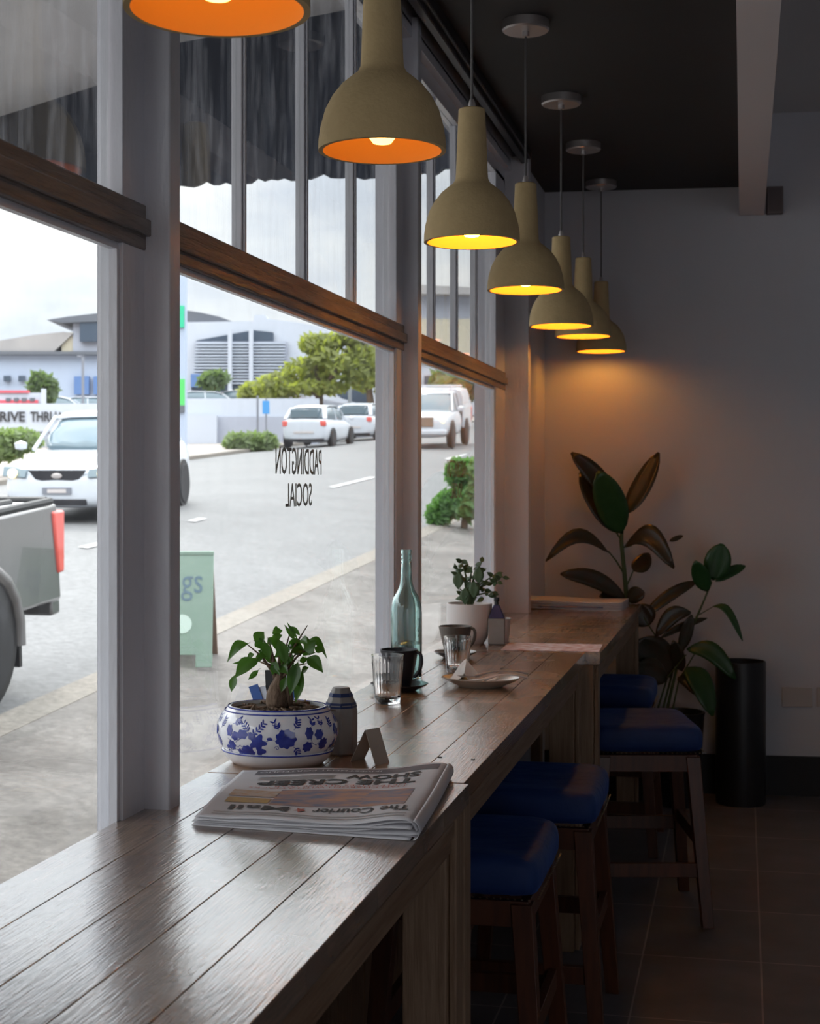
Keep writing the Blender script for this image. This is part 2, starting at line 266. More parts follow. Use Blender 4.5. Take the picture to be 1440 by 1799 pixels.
# ------------------------------------------------------------------ mesh helpers
class MB:
    def __init__(s): s.v = []; s.f = []; s.m = []
    def add(s, vs, fs, mi=0):
        o = len(s.v); s.v += [tuple(v) for v in vs]
        s.f += [tuple(i + o for i in f) for f in fs]; s.m += [mi] * len(fs)
    def box(s, x0, x1, y0, y1, z0, z1, mi=0, T=None):
        vs = [Vector((x, y, z)) for z in (z0, z1) for y in (y0, y1) for x in (x0, x1)]
        if T: vs = [T @ v for v in vs]
        s.add(vs, [(0, 2, 3, 1), (4, 5, 7, 6), (0, 1, 5, 4), (2, 6, 7, 3), (0, 4, 6, 2), (1, 3, 7, 5)], mi); return s
    def hexa(s, p, mi=0):  # 4 bottom ccw, 4 top ccw
        s.add(p, [(3, 2, 1, 0), (4, 5, 6, 7), (0, 1, 5, 4), (1, 2, 6, 5), (2, 3, 7, 6), (3, 0, 4, 7)], mi); return s
    def bar(s, a, b, w, h=None, mi=0, up=(0, 0, 1), w2=None, h2=None):
        h = h or w; w2 = w2 or w; h2 = h2 or h
        a, b = Vector(a), Vector(b); d = (b - a).normalized(); u = Vector(up)
        if abs(d.dot(u)) > .98: u = Vector((0, 1, 0))
        x = d.cross(u).normalized(); y = x.cross(d).normalized()
        c = [(-1, -1), (1, -1), (1, 1), (-1, 1)]
        s.hexa([a + x * (i * w / 2) + y * (j * h / 2) for i, j in c] + [b + x * (i * w2 / 2) + y * (j * h2 / 2) for i, j in c], mi); return s
    def tube(s, pts, rs, n=10, mi=0, caps=True):
        pts = [Vector(p) for p in pts]
        if not hasattr(rs, '__len__'): rs = [rs] * len(pts)
        d0 = (pts[1] - pts[0]).normalized(); u = Vector((0, 0, 1)) if abs(d0.z) < .9 else Vector((1, 0, 0))
        x = d0.cross(u).normalized(); vs = []
        for i, p in enumerate(pts):
            d = (pts[min(i + 1, len(pts) - 1)] - pts[max(i - 1, 0)]).normalized()
            x = (x - d * x.dot(d)).normalized(); y = d.cross(x)
            vs += [p + (x * math.cos(2 * PI * k / n) + y * math.sin(2 * PI * k / n)) * rs[i] for k in range(n)]
        fs = [(i * n + k, i * n + (k + 1) % n, (i + 1) * n + (k + 1) % n, (i + 1) * n + k) for i in range(len(pts) - 1) for k in range(n)]
        if caps: fs += [tuple(range(n - 1, -1, -1)), tuple(range((len(pts) - 1) * n, len(pts) * n))]
        s.add(vs, fs, mi); return s
    def lathe(s, prof, n=40, c=(0, 0, 0), sx=1, sy=1, mi=0, rfun=None, caps=True):
        vs = []; fs = []
        for i, (r, z) in enumerate(prof):
            for k in range(n):
                a = 2 * PI * k / n; q = r * (rfun(a, z) if rfun else 1)
                vs.append((c[0] + q * sx * math.cos(a), c[1] + q * sy * math.sin(a), c[2] + z))
        for i in range(len(prof) - 1):
            for k in range(n): fs.append((i * n + k, i * n + (k + 1) % n, (i + 1) * n + (k + 1) % n, (i + 1) * n + k))
        if caps and prof[0][0] > 1e-6: fs.append(tuple(range(n - 1, -1, -1)))
        if caps and prof[-1][0] > 1e-6: fs.append(tuple(range((len(prof) - 1) * n, len(prof) * n)))
        s.add(vs, fs, mi); return s
    def prism(s, poly, y0, y1, mi=0, T=None):  # poly in xz, extruded along y
        n = len(poly); vs = [Vector((x, y0, z)) for x, z in poly] + [Vector((x, y1, z)) for x, z in poly]
        if T: vs = [T @ v for v in vs]
        s.add(vs, [tuple(range(n)), tuple(range(2 * n - 1, n - 1, -1))] + [(k, k + n, (k + 1) % n + n, (k + 1) % n) for k in range(n)], mi); return s
    def grid(s, f, nu, nv, mi=0):
        vs = [f(i / nu, j / nv) for i in range(nu + 1) for j in range(nv + 1)]
        fs = [(i * (nv + 1) + j, (i + 1) * (nv + 1) + j, (i + 1) * (nv + 1) + j + 1, i * (nv + 1) + j + 1) for i in range(nu) for j in range(nv)]
        s.add(vs, fs, mi); return s
    def build(s, name, m, parent=None, smooth=40, bevel=0, sub=0, solid=0, loc=None):
        me = bpy.data.meshes.new(name); me.from_pydata(s.v, [], s.f); me.validate()
        bm = bmesh.new(); bm.from_mesh(me); bmesh.ops.remove_doubles(bm, verts=bm.verts, dist=1e-6)
        if not solid: bmesh.ops.recalc_face_normals(bm, faces=bm.faces)
        bm.to_mesh(me); bm.free()
        for mm in (m if isinstance(m, (list, tuple)) else [m]): me.materials.append(mm)
        if len(me.polygons) == len(s.m):
            for p, i in zip(me.polygons, s.m): p.material_index = i
        if smooth:
            me.polygons.foreach_set('use_smooth', [True] * len(me.polygons)); me.set_sharp_from_angle(angle=R(smooth))
        o = bpy.data.objects.new(name, me); sc.collection.objects.link(o)
        if parent: o.parent = parent
        if loc: o.location = loc
        if solid:
            md = o.modifiers.new('thickness', 'SOLIDIFY'); md.thickness = solid; md.offset = 0
        if bevel:
            md = o.modifiers.new('bevel', 'BEVEL'); md.width = bevel; md.segments = 2; md.limit_method = 'ANGLE'; md.angle_limit = R(40)
        if sub:
            md = o.modifiers.new('subdivision', 'SUBSURF'); md.levels = sub; md.render_levels = sub
        return o
def tag(o, label=None, cat=None, group=None, kind=None):
    for k, v in (('label', label), ('category', cat), ('group', group), ('kind', kind)):
        if v: o[k] = v
    return o
def empty(name, loc=(0, 0, 0), rz=0, label=None, cat=None, group=None, kind=None):
    o = bpy.data.objects.new(name, None); sc.collection.objects.link(o)
    o.location = loc; o.rotation_euler = (0, 0, rz); o.empty_display_size = .1
    return tag(o, label, cat, group, kind)
def copy_tree(o, parent=None):
    c = o.copy(); sc.collection.objects.link(c); c.parent = parent
    for ch in list(o.children): copy_tree(ch, c)
    return c
def box(name, m, parent, *a, **k):
    b = k.pop('bevel', 0); return MB().box(*a, **k).build(name, m, parent, bevel=b)
def text_mb(txt, wid=None, hei=None, fn=None, bold=0, sub=0, mi=0, mb=None):
    """letters as a flat mesh, fitted to wid x hei with the origin at lower left, passed through fn(x, y)"""
    cu = bpy.data.curves.new('letters', 'FONT'); cu.body = txt; cu.size = 1; cu.offset = bold; cu.resolution_u = 3
    ob = bpy.data.objects.new('letters', cu); sc.collection.objects.link(ob); bpy.context.view_layer.update()
    me = bpy.data.meshes.new_from_object(ob.evaluated_get(bpy.context.evaluated_depsgraph_get()))
    bpy.data.objects.remove(ob); bpy.data.curves.remove(cu)
    if sub:
        bm = bmesh.new(); bm.from_mesh(me); bmesh.ops.subdivide_edges(bm, edges=bm.edges, cuts=sub, use_grid_fill=True); bm.to_mesh(me); bm.free()
    xs = [v.co.x for v in me.vertices]; ys = [v.co.y for v in me.vertices]
    x0, x1, y0, y1 = min(xs), max(xs), min(ys), max(ys)
    fx = wid / (x1 - x0) if wid else 1; fy = hei / (y1 - y0) if hei else fx
    if not wid: fx = fy
    mb = mb or MB()
    mb.add([fn((v.co.x - x0) * fx, (v.co.y - y0) * fy) for v in me.vertices], [tuple(p.vertices) for p in me.polygons], mi)
    bpy.data.meshes.remove(me); return mb

# ================================================================== THE ROOM
XW = -1.0
floor = box('floor', M['tiles'], None, -1.1, 4.2, -4, 8.1, -.1, 0); tag(floor, 'dark grey stone tiled cafe floor', 'floor', kind='structure')
# back wall, turned a few degrees off square
TB = Matrix.Translation((-1.0, 7.76, 0)) @ Matrix.Rotation(R(4.5), 4, 'Z')
tag(box('wall_back', M['wall'], None, -.25, 5.4, 0, .15, 0, 3.6, T=TB), 'plain grey painted end wall of the cafe', 'wall', kind='structure')
tag(box('baseboard_back', M['base'], None, -.02, 5.2, -.018, 0, 0, .20, T=TB), 'black skirting along the end wall', 'skirting', kind='structure')
tag(box('wall_right', M['wall'], None, 4.1, 4.25, -4, 8.1, 0, 3.6), 'painted side wall out of view', 'wall', kind='structure')
tag(MB().box(-1.15, 1.1, -4.15, -4, 0, 3.6).box(3.8, 4.2, -4.15, -4, 0, 3.6).box(1.1, 3.8, -4.15, -4, 2.7, 3.6).build('wall_front', M['wall'], None), 'painted wall behind the viewer with an unseen opening added for fill light', 'wall', kind='structure')  # opening out of view, added and sized to let fill light in
# left wall below / above the glass and the solid return beside the end wall
lw = MB().box(-1.14, -1.075, -4, 6.73, -.1, .93).box(-1.2, -1.0, 6.80, 8.1, -.1, 3.12).box(-1.2, -1.0, -4, -2.2, -.1, 3.12)
lw.box(-1.18, -1.02, -4, 6.8, 3.02, 3.12)
tag(lw.build('wall_left', M['wall'], None), 'painted shopfront wall below and beside the windows', 'wall', kind='structure')
tag(MB().box(-1.2, 0.0, -4, 8.1, 3.08, 3.2).build('ceiling', M['ceil'], None), 'black painted ceiling over the window counter', 'ceiling', kind='structure')
tag(MB().box(.0, 4.2, -4, 8.1, 3.45, 3.6).build('ceiling.001', M['ceil2'], None), 'higher grey ceiling right of the beam', 'ceiling', kind='structure')
tag(box('trim_1', M['beam'], None, -.019, .105, -4, 7.83, 2.934, 3.5), 'pale boxed beam running under the ceiling edge', 'beam', kind='structure')
# curtain track along the wall head
tr = MB().box(-.985, -.93, -2, 6.75, 3.035, 3.075).box(-.975, -.945, -2, 6.75, 3.015, 3.035)
tag(tr.build('curtain_track', M['satin_black'], None, bevel=.004), 'black curtain track along the ceiling edge above the windows', 'curtain track')

# posts (trim) : Y ranges of the timber posts between bays
posts = [(-.10, .12), (2.539, 2.592), (4.65, 4.703)]
tag(MB().box(-1.14, -1.0, -1.62, -1.567, .93, 3.05).build('trim_2', M['paint'], None, bevel=.003), 'grey painted timber post between shop windows', 'post', kind='structure')
tag(MB().box(-1.14, -1.0, .43, .483, .93, 3.05).build('trim_3', M['paint'], None, bevel=.003), 'grey painted timber post between shop windows', 'post', kind='structure')
tag(MB().box(-1.14, -1.0, 2.539, 2.592, .93, 3.05).build('trim_4', M['paint'], None, bevel=.003), 'grey painted post left of the lettered window', 'post', kind='structure')
tag(MB().box(-1.14, -1.0, 4.65, 4.703, .93, 3.05).build('trim_5', M['paint'], None, bevel=.003), 'grey painted post behind the aqua bottle', 'post', kind='structure')
tag(MB().box(-1.14, -.94, 6.73, 6.80, 0, 3.05).build('trim_6', M['paint'], None, bevel=.003), 'wide grey painted post at the end of the windows', 'post', kind='structure')
JX, GX, OX = -1.048, -1.072, -1.092   # jamb face, glass, outer face
def window(idx, y0, y1, label, end_jamb=.096):
    """bay between posts y0..y1: jambs, transom, four upper lights over one large pane"""
    e = empty('window_%d' % idx, (GX, (y0 + y1) / 2, .93), label=label, cat='window', kind='structure')
    ym = (y0 + y1) / 2
    def B(mb, *a): return mb.box(a[0] - GX, a[1] - GX, a[2] - ym, a[3] - ym, a[4] - .93, a[5] - .93)
    g0, g1 = y0 + .05, y1 - end_jamb
    f = MB(); B(f, OX, JX, y0, g0, .93, 2.95); B(f, OX, JX, g1, y1, .93, 2.95)
    B(f, OX, JX, y0, y1, .93, .97); B(f, OX, JX, y0, y1, 2.93, 3.03); B(f, OX, -1.02, y0, y1, 2.985, 3.03)
    f.build('window_frame', M['paint'], e, bevel=.002)
    t = MB(); B(t, OX, JX + .004, y0, y1, 1.996, 2.077); B(t, OX, JX + .014, y0, y1, 2.02, 2.05)
    t.build('transom', M['paint_trans'], e, bevel=.003)
    n = 4; step = (g1 - g0) / n
    for k in range(1, n):
        c = g0 + step * k
        mm = MB(); B(mm, -1.083, -1.059, c - .011, c + .011, 2.077, 2.93); B(mm, -1.059, -1.053, c - .005, c + .005, 2.077, 2.93)
        mm.build('mullion', M['paint'], e, bevel=.002)
    # glazing beads: pale strips round the panes
    bd = MB(); B(bd, GX + .003, JX - .008, g0, g1, 1.984, 1.996); B(bd, GX + .003, JX - .006, g1 - .012, g1, .97, 1.984); B(bd, GX + .003, JX - .006, g0, g0 + .012, .97, 1.984)
    bd.build('glazing_bead', M['paint'], e)
    p = MB(); B(p, GX - .002, GX + .002, g0, g1, .97, 1.996); p.build('lower_pane', M['pane'], e)
    for k in range(n):
        p = MB(); B(p, GX - .002, GX + .002, g0 + step * k + .011, g0 + step * (k + 1) - .011, 2.077, 2.93); p.build('upper_pane', M['pane_up'], e)
    return e
window(1, -1.567, .43, 'shop window bay beside the viewer')
window(2, .483, 2.539, 'nearest shop window at the left edge with the pickup behind it')
window(3, 2.592, 4.65, 'middle shop window with mirrored black lettering')
window(4, 4.703, 6.73, 'farthest shop window beside the end wall', end_jamb=.254)

# lettering on the glass, to be read from the street
def wl(ystart, z0): return lambda x, y: (GX - .004, ystart - x, z0 + y)
lt = text_mb('PADDINGTON', .395, .066, wl(3.80, 1.600))
text_mb('SOCIAL', .225, .058, wl(3.71, 1.521), mb=lt)
tag(lt.build('window_lettering', M['letter'], None, smooth=0, solid=.001), 'tall narrow black lettering mirrored on the middle window', 'window lettering')
lt = text_mb('PADDINGTON', .38, .066, wl(5.90, 1.60)); text_mb('SOCIAL', .225, .058, wl(5.82, 1.52), mb=lt)
tag(lt.build('window_lettering', M['letter2'], None, smooth=0, solid=.001), 'faint orange lettering on the farthest window in front of the bush', 'window lettering')

# ================================================================== COUNTERS
def counter(name, y0, y1, x0, x1, label, legs, planks=5, top='table'):
    H = .995
    e = empty('counter_table', ((x0 + x1) / 2, (y0 + y1) / 2, 0), label=label, cat='counter', group='timber window counters')
    ox, oy = (x0 + x1) / 2, (y0 + y1) / 2
    w = (x1 - x0) / planks; mb = MB()
    for k in range(planks):
        g = .0006
        mb.box(x0 + k * w + g - ox, x0 + (k + 1) * w - g - ox, y0 - oy, y1 - oy, H - .038, H)
    mb.box(x0 + .004 - ox, x1 - .004 - ox, y0 + .004 - oy, y1 - .004 - oy, H - .042, H - .006)
    mb.build('tabletop', M[top], e, bevel=.0011)
    fr = MB().box(x1 - .045 - ox, x1 - .020 - ox, y0 + .02 - oy, y1 - .02 - oy, H - .115, H - .042).box(x1 - .02 - ox, x1 - .014 - ox, y0 + .02 - oy, y1 - .02 - oy, H - .085, H - .055)
    fr.build('front_rail', M['railh'], e, bevel=.002)
    MB().box(x0 + .02 - ox, x0 + .045 - ox, y0 + .02 - oy, y1 - .02 - oy, H - .115, H - .042).build('back_rail', M['railh'], e, bevel=.002)
    for ly in legs:
        for sx in (0, 1):
            a = (x1 - .11) if sx else (x0 + .02)
            m = MB().box(a - ox, a + .085 - ox, ly - oy, ly + .09 - oy, 0, H - .042)
            if sx: m.box(a + .085 - ox, a + .10 - ox, ly + .025 - oy, ly + .09 - oy, 0, H - .042)
            m.build('leg', M['rail'], e, bevel=.003)
    for ly in (legs[0], legs[-1]):
        MB().box(x0 + .105 - ox, x1 - .11 - ox, ly + .03 - oy, ly + .055 - oy, H - .115, H - .042).build('end_rail', M['railh'], e)
    return e
counter('a', -.6, 2.884, -1.058, -.519, 'nearest plank counter in the foreground with the newspaper on it', [-.5, 2.78], top='table_pale')
counter('b', 2.891, 5.185, -1.058, -.53, 'middle plank counter carrying the cups and glasses', [2.93, 5.07])
counter('c', 5.195, 7.33, -1.055, -.478, 'farthest plank counter reaching the end wall', [5.20, 7.20])
# two open legs of the middle counter's inner support and the boarded bar front under the window
bd = MB()
for k in range(26):
    y = 3.0 + k * .142; bd.box(-1.062, -1.045, y, y + .136, .02, .88)
tag(bd.build('timber_cladding', M['rail'], None, bevel=.002), 'upright timber boards lining the wall under the counter', 'cladding', kind='structure')

# ================================================================== STOOLS
def make_stool():
    e = empty('bar_stool', (0, 0, 0))
    # cushion: dished saddle, higher at the two ends, 0.40 (x) by 0.47 (y)
    def surf(u, v):
        # superellipse section rings
        pass
    hw, hl = .20, .235; n = 28; rings = []
    def se(a, p=.2):
        c, s_ = math.cos(a), math.sin(a)
        return (math.copysign(abs(c) ** p, c), math.copysign(abs(s_) ** p, s_))
    prof = [(1.0, .605), (1.0, .640), (1.012, .668), (.985, .690), (.93, .702), (.80, .706), (.55, .700), (.28, .694), (.0, .692)]
    mb = MB(); vs = []
    for k, z in prof:
        for j in range(n):
            cx, cyy = se(2 * PI * j / n + PI / n)
            x, y = cx * hw * k, cyy * hl * k
            dz = .014 * (abs(y) / hl) ** 2 - .006 * (abs(x) / hw) ** 2 if z > .66 else 0
            vs.append((x, y, z + dz + (.002 * math.sin(9 * x / hw + 3 * y / hl) if z > .69 else 0)))
    fs = [(i * n + j, i * n + (j + 1) % n, (i + 1) * n + (j + 1) % n, (i + 1) * n + j) for i in range(len(prof) - 1) for j in range(n)]
    fs.append(tuple(range(n - 1, -1, -1))); mb.add(vs, fs)
    mb.build('seat', M['velvet'], e, smooth=60, sub=1)
    nb = MB()
    per = []
    for i in range(23): per += [((-hw + .02) + i * (2 * hw - .04) / 22, s_ * hl * 1.0) for s_ in (-1, 1)]
    for i in range(27): per += [(s_ * hw * 1.0, (-hl + .02) + i * (2 * hl - .04) / 26) for s_ in (-1, 1)]
    for x, y in per: nb.lathe([(0, -.0025), (.0035, 0), (0, .0025)], 6, (x, y, .617))
    nb.build('nailhead_trim', M['nail'], e)
    ap = MB()
    for s_ in (-1, 1):
        ap.box(-.175, .175, s_ * .20 - .012, s_ * .20 + .012, .545, .606)
        ap.box(s_ * .165 - .012, s_ * .165 + .012, -.20, .20, .545, .606)
    ap.build('apron', M['stool'], e, bevel=.002)
    for sx in (-1, 1):
        for sy in (-1, 1):
            top = Vector((sx * .160, sy * .195, .60)); bot = Vector((sx * .205, sy * .245, .0))
            mb = MB(); w = .022
            def q(c, w): return [(c.x - w, c.y - w, c.z), (c.x + w, c.y - w, c.z), (c.x + w, c.y + w, c.z), (c.x - w, c.y + w, c.z)]
            mb.hexa(q(bot, .020) + q(top, .025)); mb.build('leg', M['stool'], e, bevel=.002)
    def at(z, sx, sy): k = (0.6 - z) / .6; return Vector((sx * (.160 + .045 * k), sy * (.195 + .05 * k), z))
    for sy in (-1, 1): MB().bar(at(.20 if sy < 0 else .27, -1, sy), at(.20 if sy < 0 else .27, 1, sy), .022, .05).build('stretcher', M['stool'], e, bevel=.002)
    for sx in (-1, 1): MB().bar(at(.30, sx, -1), at(.30, sx, 1), .022, .05).build('stretcher', M['stool'], e, bevel=.002)
    return e
stool = make_stool()
spots = [(-.662, 3.69, 0, 'blue velvet stool nearest the camera, tucked under the middle counter'),
         (-.60, 4.46, 0, 'second blue velvet stool, partly covering the pulled-out stool behind it'),
         (-.375, 5.66, 12, 'blue velvet stool pulled out and turned, its four legs seen in full'),
         (-.575, 6.68, 0, 'farthest blue velvet stool, below the potted rubber plant')]
for i, (x, y, a, lab) in enumerate(spots):
    o = stool if i == 0 else copy_tree(stool)
    o.location = (x, y, 0); o.rotation_euler = (0, 0, R(a)); tag(o, lab, 'stool', 'blue velvet bar stools')

# ================================================================== PENDANT LAMPS
def make_lamp():
    e = empty('pendant_lamp', (0, 0, 0))   # origin at rim centre
    outer = [(.125, 0), (.1245, .02), (.121, .045), (.112, .078), (.098, .105), (.080, .128), (.062, .143), (.049, .153), (.0425, .165), (.041, .19), (.038, .27), (.0345, .345)]
    MB().lathe(outer + [(.012, .347), (.0, .347)], 64).build('shade', M['concrete'], e, smooth=50)
    # hollow: replace closed bottom by building the rim and lining as own surfaces
    return e
def make_lamp():
    e = empty('pendant_lamp', (0, 0, 0))
    n = 64
    outer = [(.125, 0), (.1245, .02), (.121, .045), (.112, .078), (.098, .105), (.080, .128), (.062, .143), (.049, .153), (.0425, .165), (.041, .19), (.038, .27), (.0345, .345), (.030, .348), (0, .348)]
    inner = [(.116, 0), (.1155, .02), (.112, .045), (.103, .075), (.090, .10), (.070, .122), (.045, .135), (.0, .138)]
    sh = MB()
    prof = inner[::-1][1:] + outer[:-1]
    vs = []
    for r, z in prof: vs += [(r * math.cos(2 * PI * k / n), r * math.sin(2 * PI * k / n), z) for k in range(n)]
    k1 = len(inner) - 1
    for i in range(len(prof) - 1):
        pass
    sh.v = vs
    for i in range(len(prof) - 1):
        for k in range(n):
            sh.f.append((i * n + k, i * n + (k + 1) % n, (i + 1) * n + (k + 1) % n, (i + 1) * n + k)); sh.m.append(1 if i < k1 - 1 else 0)
    sh.f.append(tuple(range(n))); sh.m.append(1)
    sh.f.append(tuple(range((len(prof) - 1) * n, len(prof) * n))); sh.m.append(0)
    sh.build('shade', [M['concrete'], M['shade_in']], e, smooth=50)
    MB().lathe([(0, .012), (.018, .016), (.030, .032), (.033, .045), (.028, .062), (.018, .078), (.014, .09), (0, .092)], 24).build('bulb', M['bulb'], e, smooth=60)
    MB().lathe([(.017, .085), (.019, .10), (.019, .14), (0, .14)], 20).build('bulb_holder', M['black'], e)
    MB().lathe([(.010, .346), (.010, .358), (.006, .372), (0, .372)], 16).build('cord_grip', M['steel'], e)
    return e
ZL = [2.215, 2.229, 2.206, 2.205, 2.187, 2.226, 2.233]
lamps = [(-.69, 1.925), (-.69, 2.873), (-.69, 3.873), (-.69, 4.87), (-.69, 5.85), (-.69, 6.68), (-.69, 7.54)]
labs = ['nearest sand-coloured pendant lamp, cut by the top edge, only its glowing rim in view',
        'large sand-coloured pendant lamp second from the camera, neck running out of the picture',
        'sand-coloured pendant lamp with a bright bulb tip, third from the camera',
        'fourth sand-coloured pendant lamp, its round ceiling mount at the top edge',
        'fifth sand-coloured pendant lamp, just past the middle of the row',
        'sand-coloured pendant lamp last but one before the end wall',
        'farthest sand-coloured pendant lamp, hanging close to the end wall']
lp0 = make_lamp()
for i, ((x, y), z) in enumerate(zip(lamps, ZL)):
    o = lp0 if i == 0 else copy_tree(lp0)
    o.location = (x, y, z); tag(o, labs[i], 'pendant lamp', 'row of sand pendant lamps')
for i, ((x, y), z) in enumerate(zip(lamps, ZL)):
    o = [q for q in bpy.data.objects if q.parent is None and q.name.startswith('pendant_lamp') and abs(q.location.y - y) < 1e-3][0]
    if i < 2:
        for q in o.children:
            if q.name.startswith('bulb') and 'holder' not in q.name: q.data = q.data.copy(); q.data.materials[0] = M['bulb_dim']
    MB().tube([(0, 0, .37), (0, 0, 3.08 - z - .03)], .0035, 8).build('cord', M['cord'], o)
    MB().lathe([(0, -.034), (.072, -.033), (.077, -.028), (.077, 0), (0, 0)], 36, (0, 0, 3.08 - z)).lathe([(.012, -.05), (.012, -.03)], 12, (0, 0, 3.08 - z)).build('ceiling_mount', M['steel'], o)

# ================================================================== THINGS ON THE COUNTER
CT = .995
# ---- blue and white pot with saucer and ficus bonsai
PX, PY = -.950, 3.02
pot = empty('bonsai_pot', (PX, PY, CT), label='blue and white floral china bowl on a saucer holding the small bonsai', cat='plant pot')
SX, SY = 1.0, .80
pprof = [(.088, .014), (.106, .022), (.122, .042), (.129, .064), (.127, .086), (.118, .104), (.106, .116), (.103, .120)]
iprof = [(.099, .120), (.100, .114), (.095, .104), (.0, .100)]
MB().lathe(pprof + iprof, 72, sx=SX, sy=SY).build('bowl', M['bluewhite'], pot, smooth=60)
MB().lathe([(.0, .0), (.095, .0), (.112, .016), (.118, .030), (.1145, .031), (.106, .016), (.09, .010), (.0, .010)], 72, sx=SX, sy=SY).build('saucer', M['bluewhite'], pot, smooth=50)
rb = MB()
for z, r, wdt in ((.0288, .1178, .003), (.112, .1118, .003), (.119, .1050, .0035)):
    rb.lathe([(r + .0004, z - wdt / 2), (r + .0012, z), (r + .0004, z + wdt / 2)], 72, sx=SX, sy=SY, caps=False)
rb.build('blue_rim_bands', M['cobalt'], pot, smooth=60)
def potr(z):
    for (r0, z0), (r1, z1) in zip(pprof, pprof[1:]):
        if z <= z1: return r0 + (r1 - r0) * (z - z0) / (z1 - z0)
    return .105
def potp(s, z, off=.0006):     # s = arc length round the pot from the side facing the camera
    a = -PI / 2 + s / .118 + .0; r = potr(z) + off
    return (r * math.cos(a) * SX, r * math.sin(a) * SY, z)
fp = MB(); rnd = random.Random(3)
def pot_blob(cs, cz, r, lobes=0, amp=.15, ph=0, sx_=1, sz_=1, rot=0):
    r = r * 1.18 if r > .005 else r * 1.1
    n = 28; c = [potp(cs, cz, .0009)]; vs = c
    for ring in (.55, 1):
        for k in range(n):
            a = 2 * PI * k / n; q = r * ring * (1 + (amp * math.cos(lobes * a + ph) if ring == 1 else 0))
            dx, dz = q * math.cos(a) * sx_, q * math.sin(a) * sz_
            dx, dz = dx * math.cos(rot) - dz * math.sin(rot), dx * math.sin(rot) + dz * math.cos(rot)
            vs.append(potp(cs + dx, min(.109, max(.026, cz + dz)), .0009 if ring < 1 else .0006))
    fs = [(0, 1 + k, 1 + (k + 1) % n) for k in range(n)] + [(1 + k, 1 + n + k, 1 + n + (k + 1) % n, 1 + (k + 1) % n) for k in range(n)]
    fp.add(vs, fs)
def pot_line(pts, wd=.0011):
    m = 6; P_ = []
    for i in range(len(pts) - 1):
        for j in range(m):
            t = j / m; P_.append((pts[i][0] * (1 - t) + pts[i + 1][0] * t, pts[i][1] * (1 - t) + pts[i + 1][1] * t))
    P_.append(pts[-1]); vs = []
    for i, p in enumerate(P_):
        a, b = P_[max(i - 1, 0)], P_[min(i + 1, len(P_) - 1)]
        d = Vector((b[0] - a[0], b[1] - a[1])); d = d.normalized() if d.length > 0 else Vector((1, 0))
        for s_ in (-1, 1): vs.append(potp(p[0] - s_ * d.y * wd / 2, min(.109, max(.026, p[1] + s_ * d.x * wd / 2)), .0007))
    fp.add(vs, [(2 * i, 2 * i + 1, 2 * i + 3, 2 * i + 2) for i in range(len(P_) - 1)])
def sprig(s0, z0, ang, ln, n=4):
    pts = [(s0 + math.cos(ang) * ln * t / 4 + .002 * math.sin(t), z0 + math.sin(ang) * ln * t / 4) for t in range(5)]
    pot_line(pts, .0010)
    for i in range(1, n + 1):
        t = i / n * 4; k = min(int(t), 4)
        for s_ in (-1, 1):
            a2 = ang + s_ * .9; pot_blob(pts[k][0] + math.cos(a2) * .0045, pts[k][1] + math.sin(a2) * .0045, .0042, 0, 0, 0, 1, .36, a2)
def scroll(s0, z0, r, dirn=1):
    pot_line([(s0 + dirn * r * (1 - t / 14) * math.cos(t * .62), z0 + r * (1 - t / 14) * math.sin(t * .62)) for t in range(13)], .0010)
# camera sees the side facing (+x,-y); lay motifs all the way round
for base in (0, .245, .49):
    s = base - .09
    pot_blob(s + .135, .066, .0165, 9, .10); pot_blob(s + .135, .066, .017, 9, .10, PI / 9, .98, .98)
    sprig(s + .150, .084, 1.0, .022); sprig(s + .120, .084, 2.0, .016, 3); sprig(s + .150, .050, -.9, .02); scroll(s + .112, .095, .005); scroll(s + .118, .047, .005, -1)
    pot_line([(s + .122, .062), (s + .105, .064), (s + .095, .060), (s + .088, .058)]); pot_blob(s + .104, .066, .005, 0, 0, 0, 1, .6)
    pot_blob(s + .080, .058, .013, 5, .28, .5); pot_blob(s + .084, .040, .008, 3, .3); pot_blob(s + .068, .071, .006, 3, .2)
    sprig(s + .072, .076, .8, .028, 5); sprig(s + .062, .076, 2.2, .022, 4); pot_line([(s + .08, .06), (s + .06, .072), (s + .045, .064), (s + .03, .055)])
    pot_blob(s + .048, .073, .0095, 6, .12, 0, 1.1, .85); pot_blob(s + .030, .068, .008, 7, .1); pot_blob(s + .056, .036, .0125, 9, .10)
    pot_line([(s + .056, .036), (s + .04, .05), (s + .034, .045), (s + .02, .05), (s + .01, .062)]); pot_blob(s + .014, .078, .009, 6, .12, 0, .8, 1.1)
    pot_blob(s + .018, .048, .0085, 7, .12); pot_blob(s + .036, .035, .006, 5, .2); sprig(s + .02, .092, .4, .02, 4); sprig(s + .005, .05, -1.8, .014, 3)
    pot_blob(s + .182, .076, .009, 6, .12, 0, .8, 1.2); pot_blob(s + .180, .048, .009, 7, .12); pot_blob(s + .205, .072, .009, 6, .12); pot_blob(s + .218, .052, .010, 8, .12)
    pot_line([(s + .182, .07), (s + .19, .055), (s + .2, .05), (s + .21, .06), (s + .215, .08)]); sprig(s + .188, .088, 1.2, .014, 3); sprig(s + .212, .086, 1.6, .016, 3); sprig(s + .235, .08, 1.2, .02, 4)
fp.build('floral_pattern', M['cobalt'], pot, smooth=60)
MB().lathe([(.0, .1155), (.05, .1165), (.0985, .1125), (.0, .1045)], 40, sx=SX, sy=SY).build('soil', M['soil'], pot)
pb = MB(); rnd = random.Random(5)
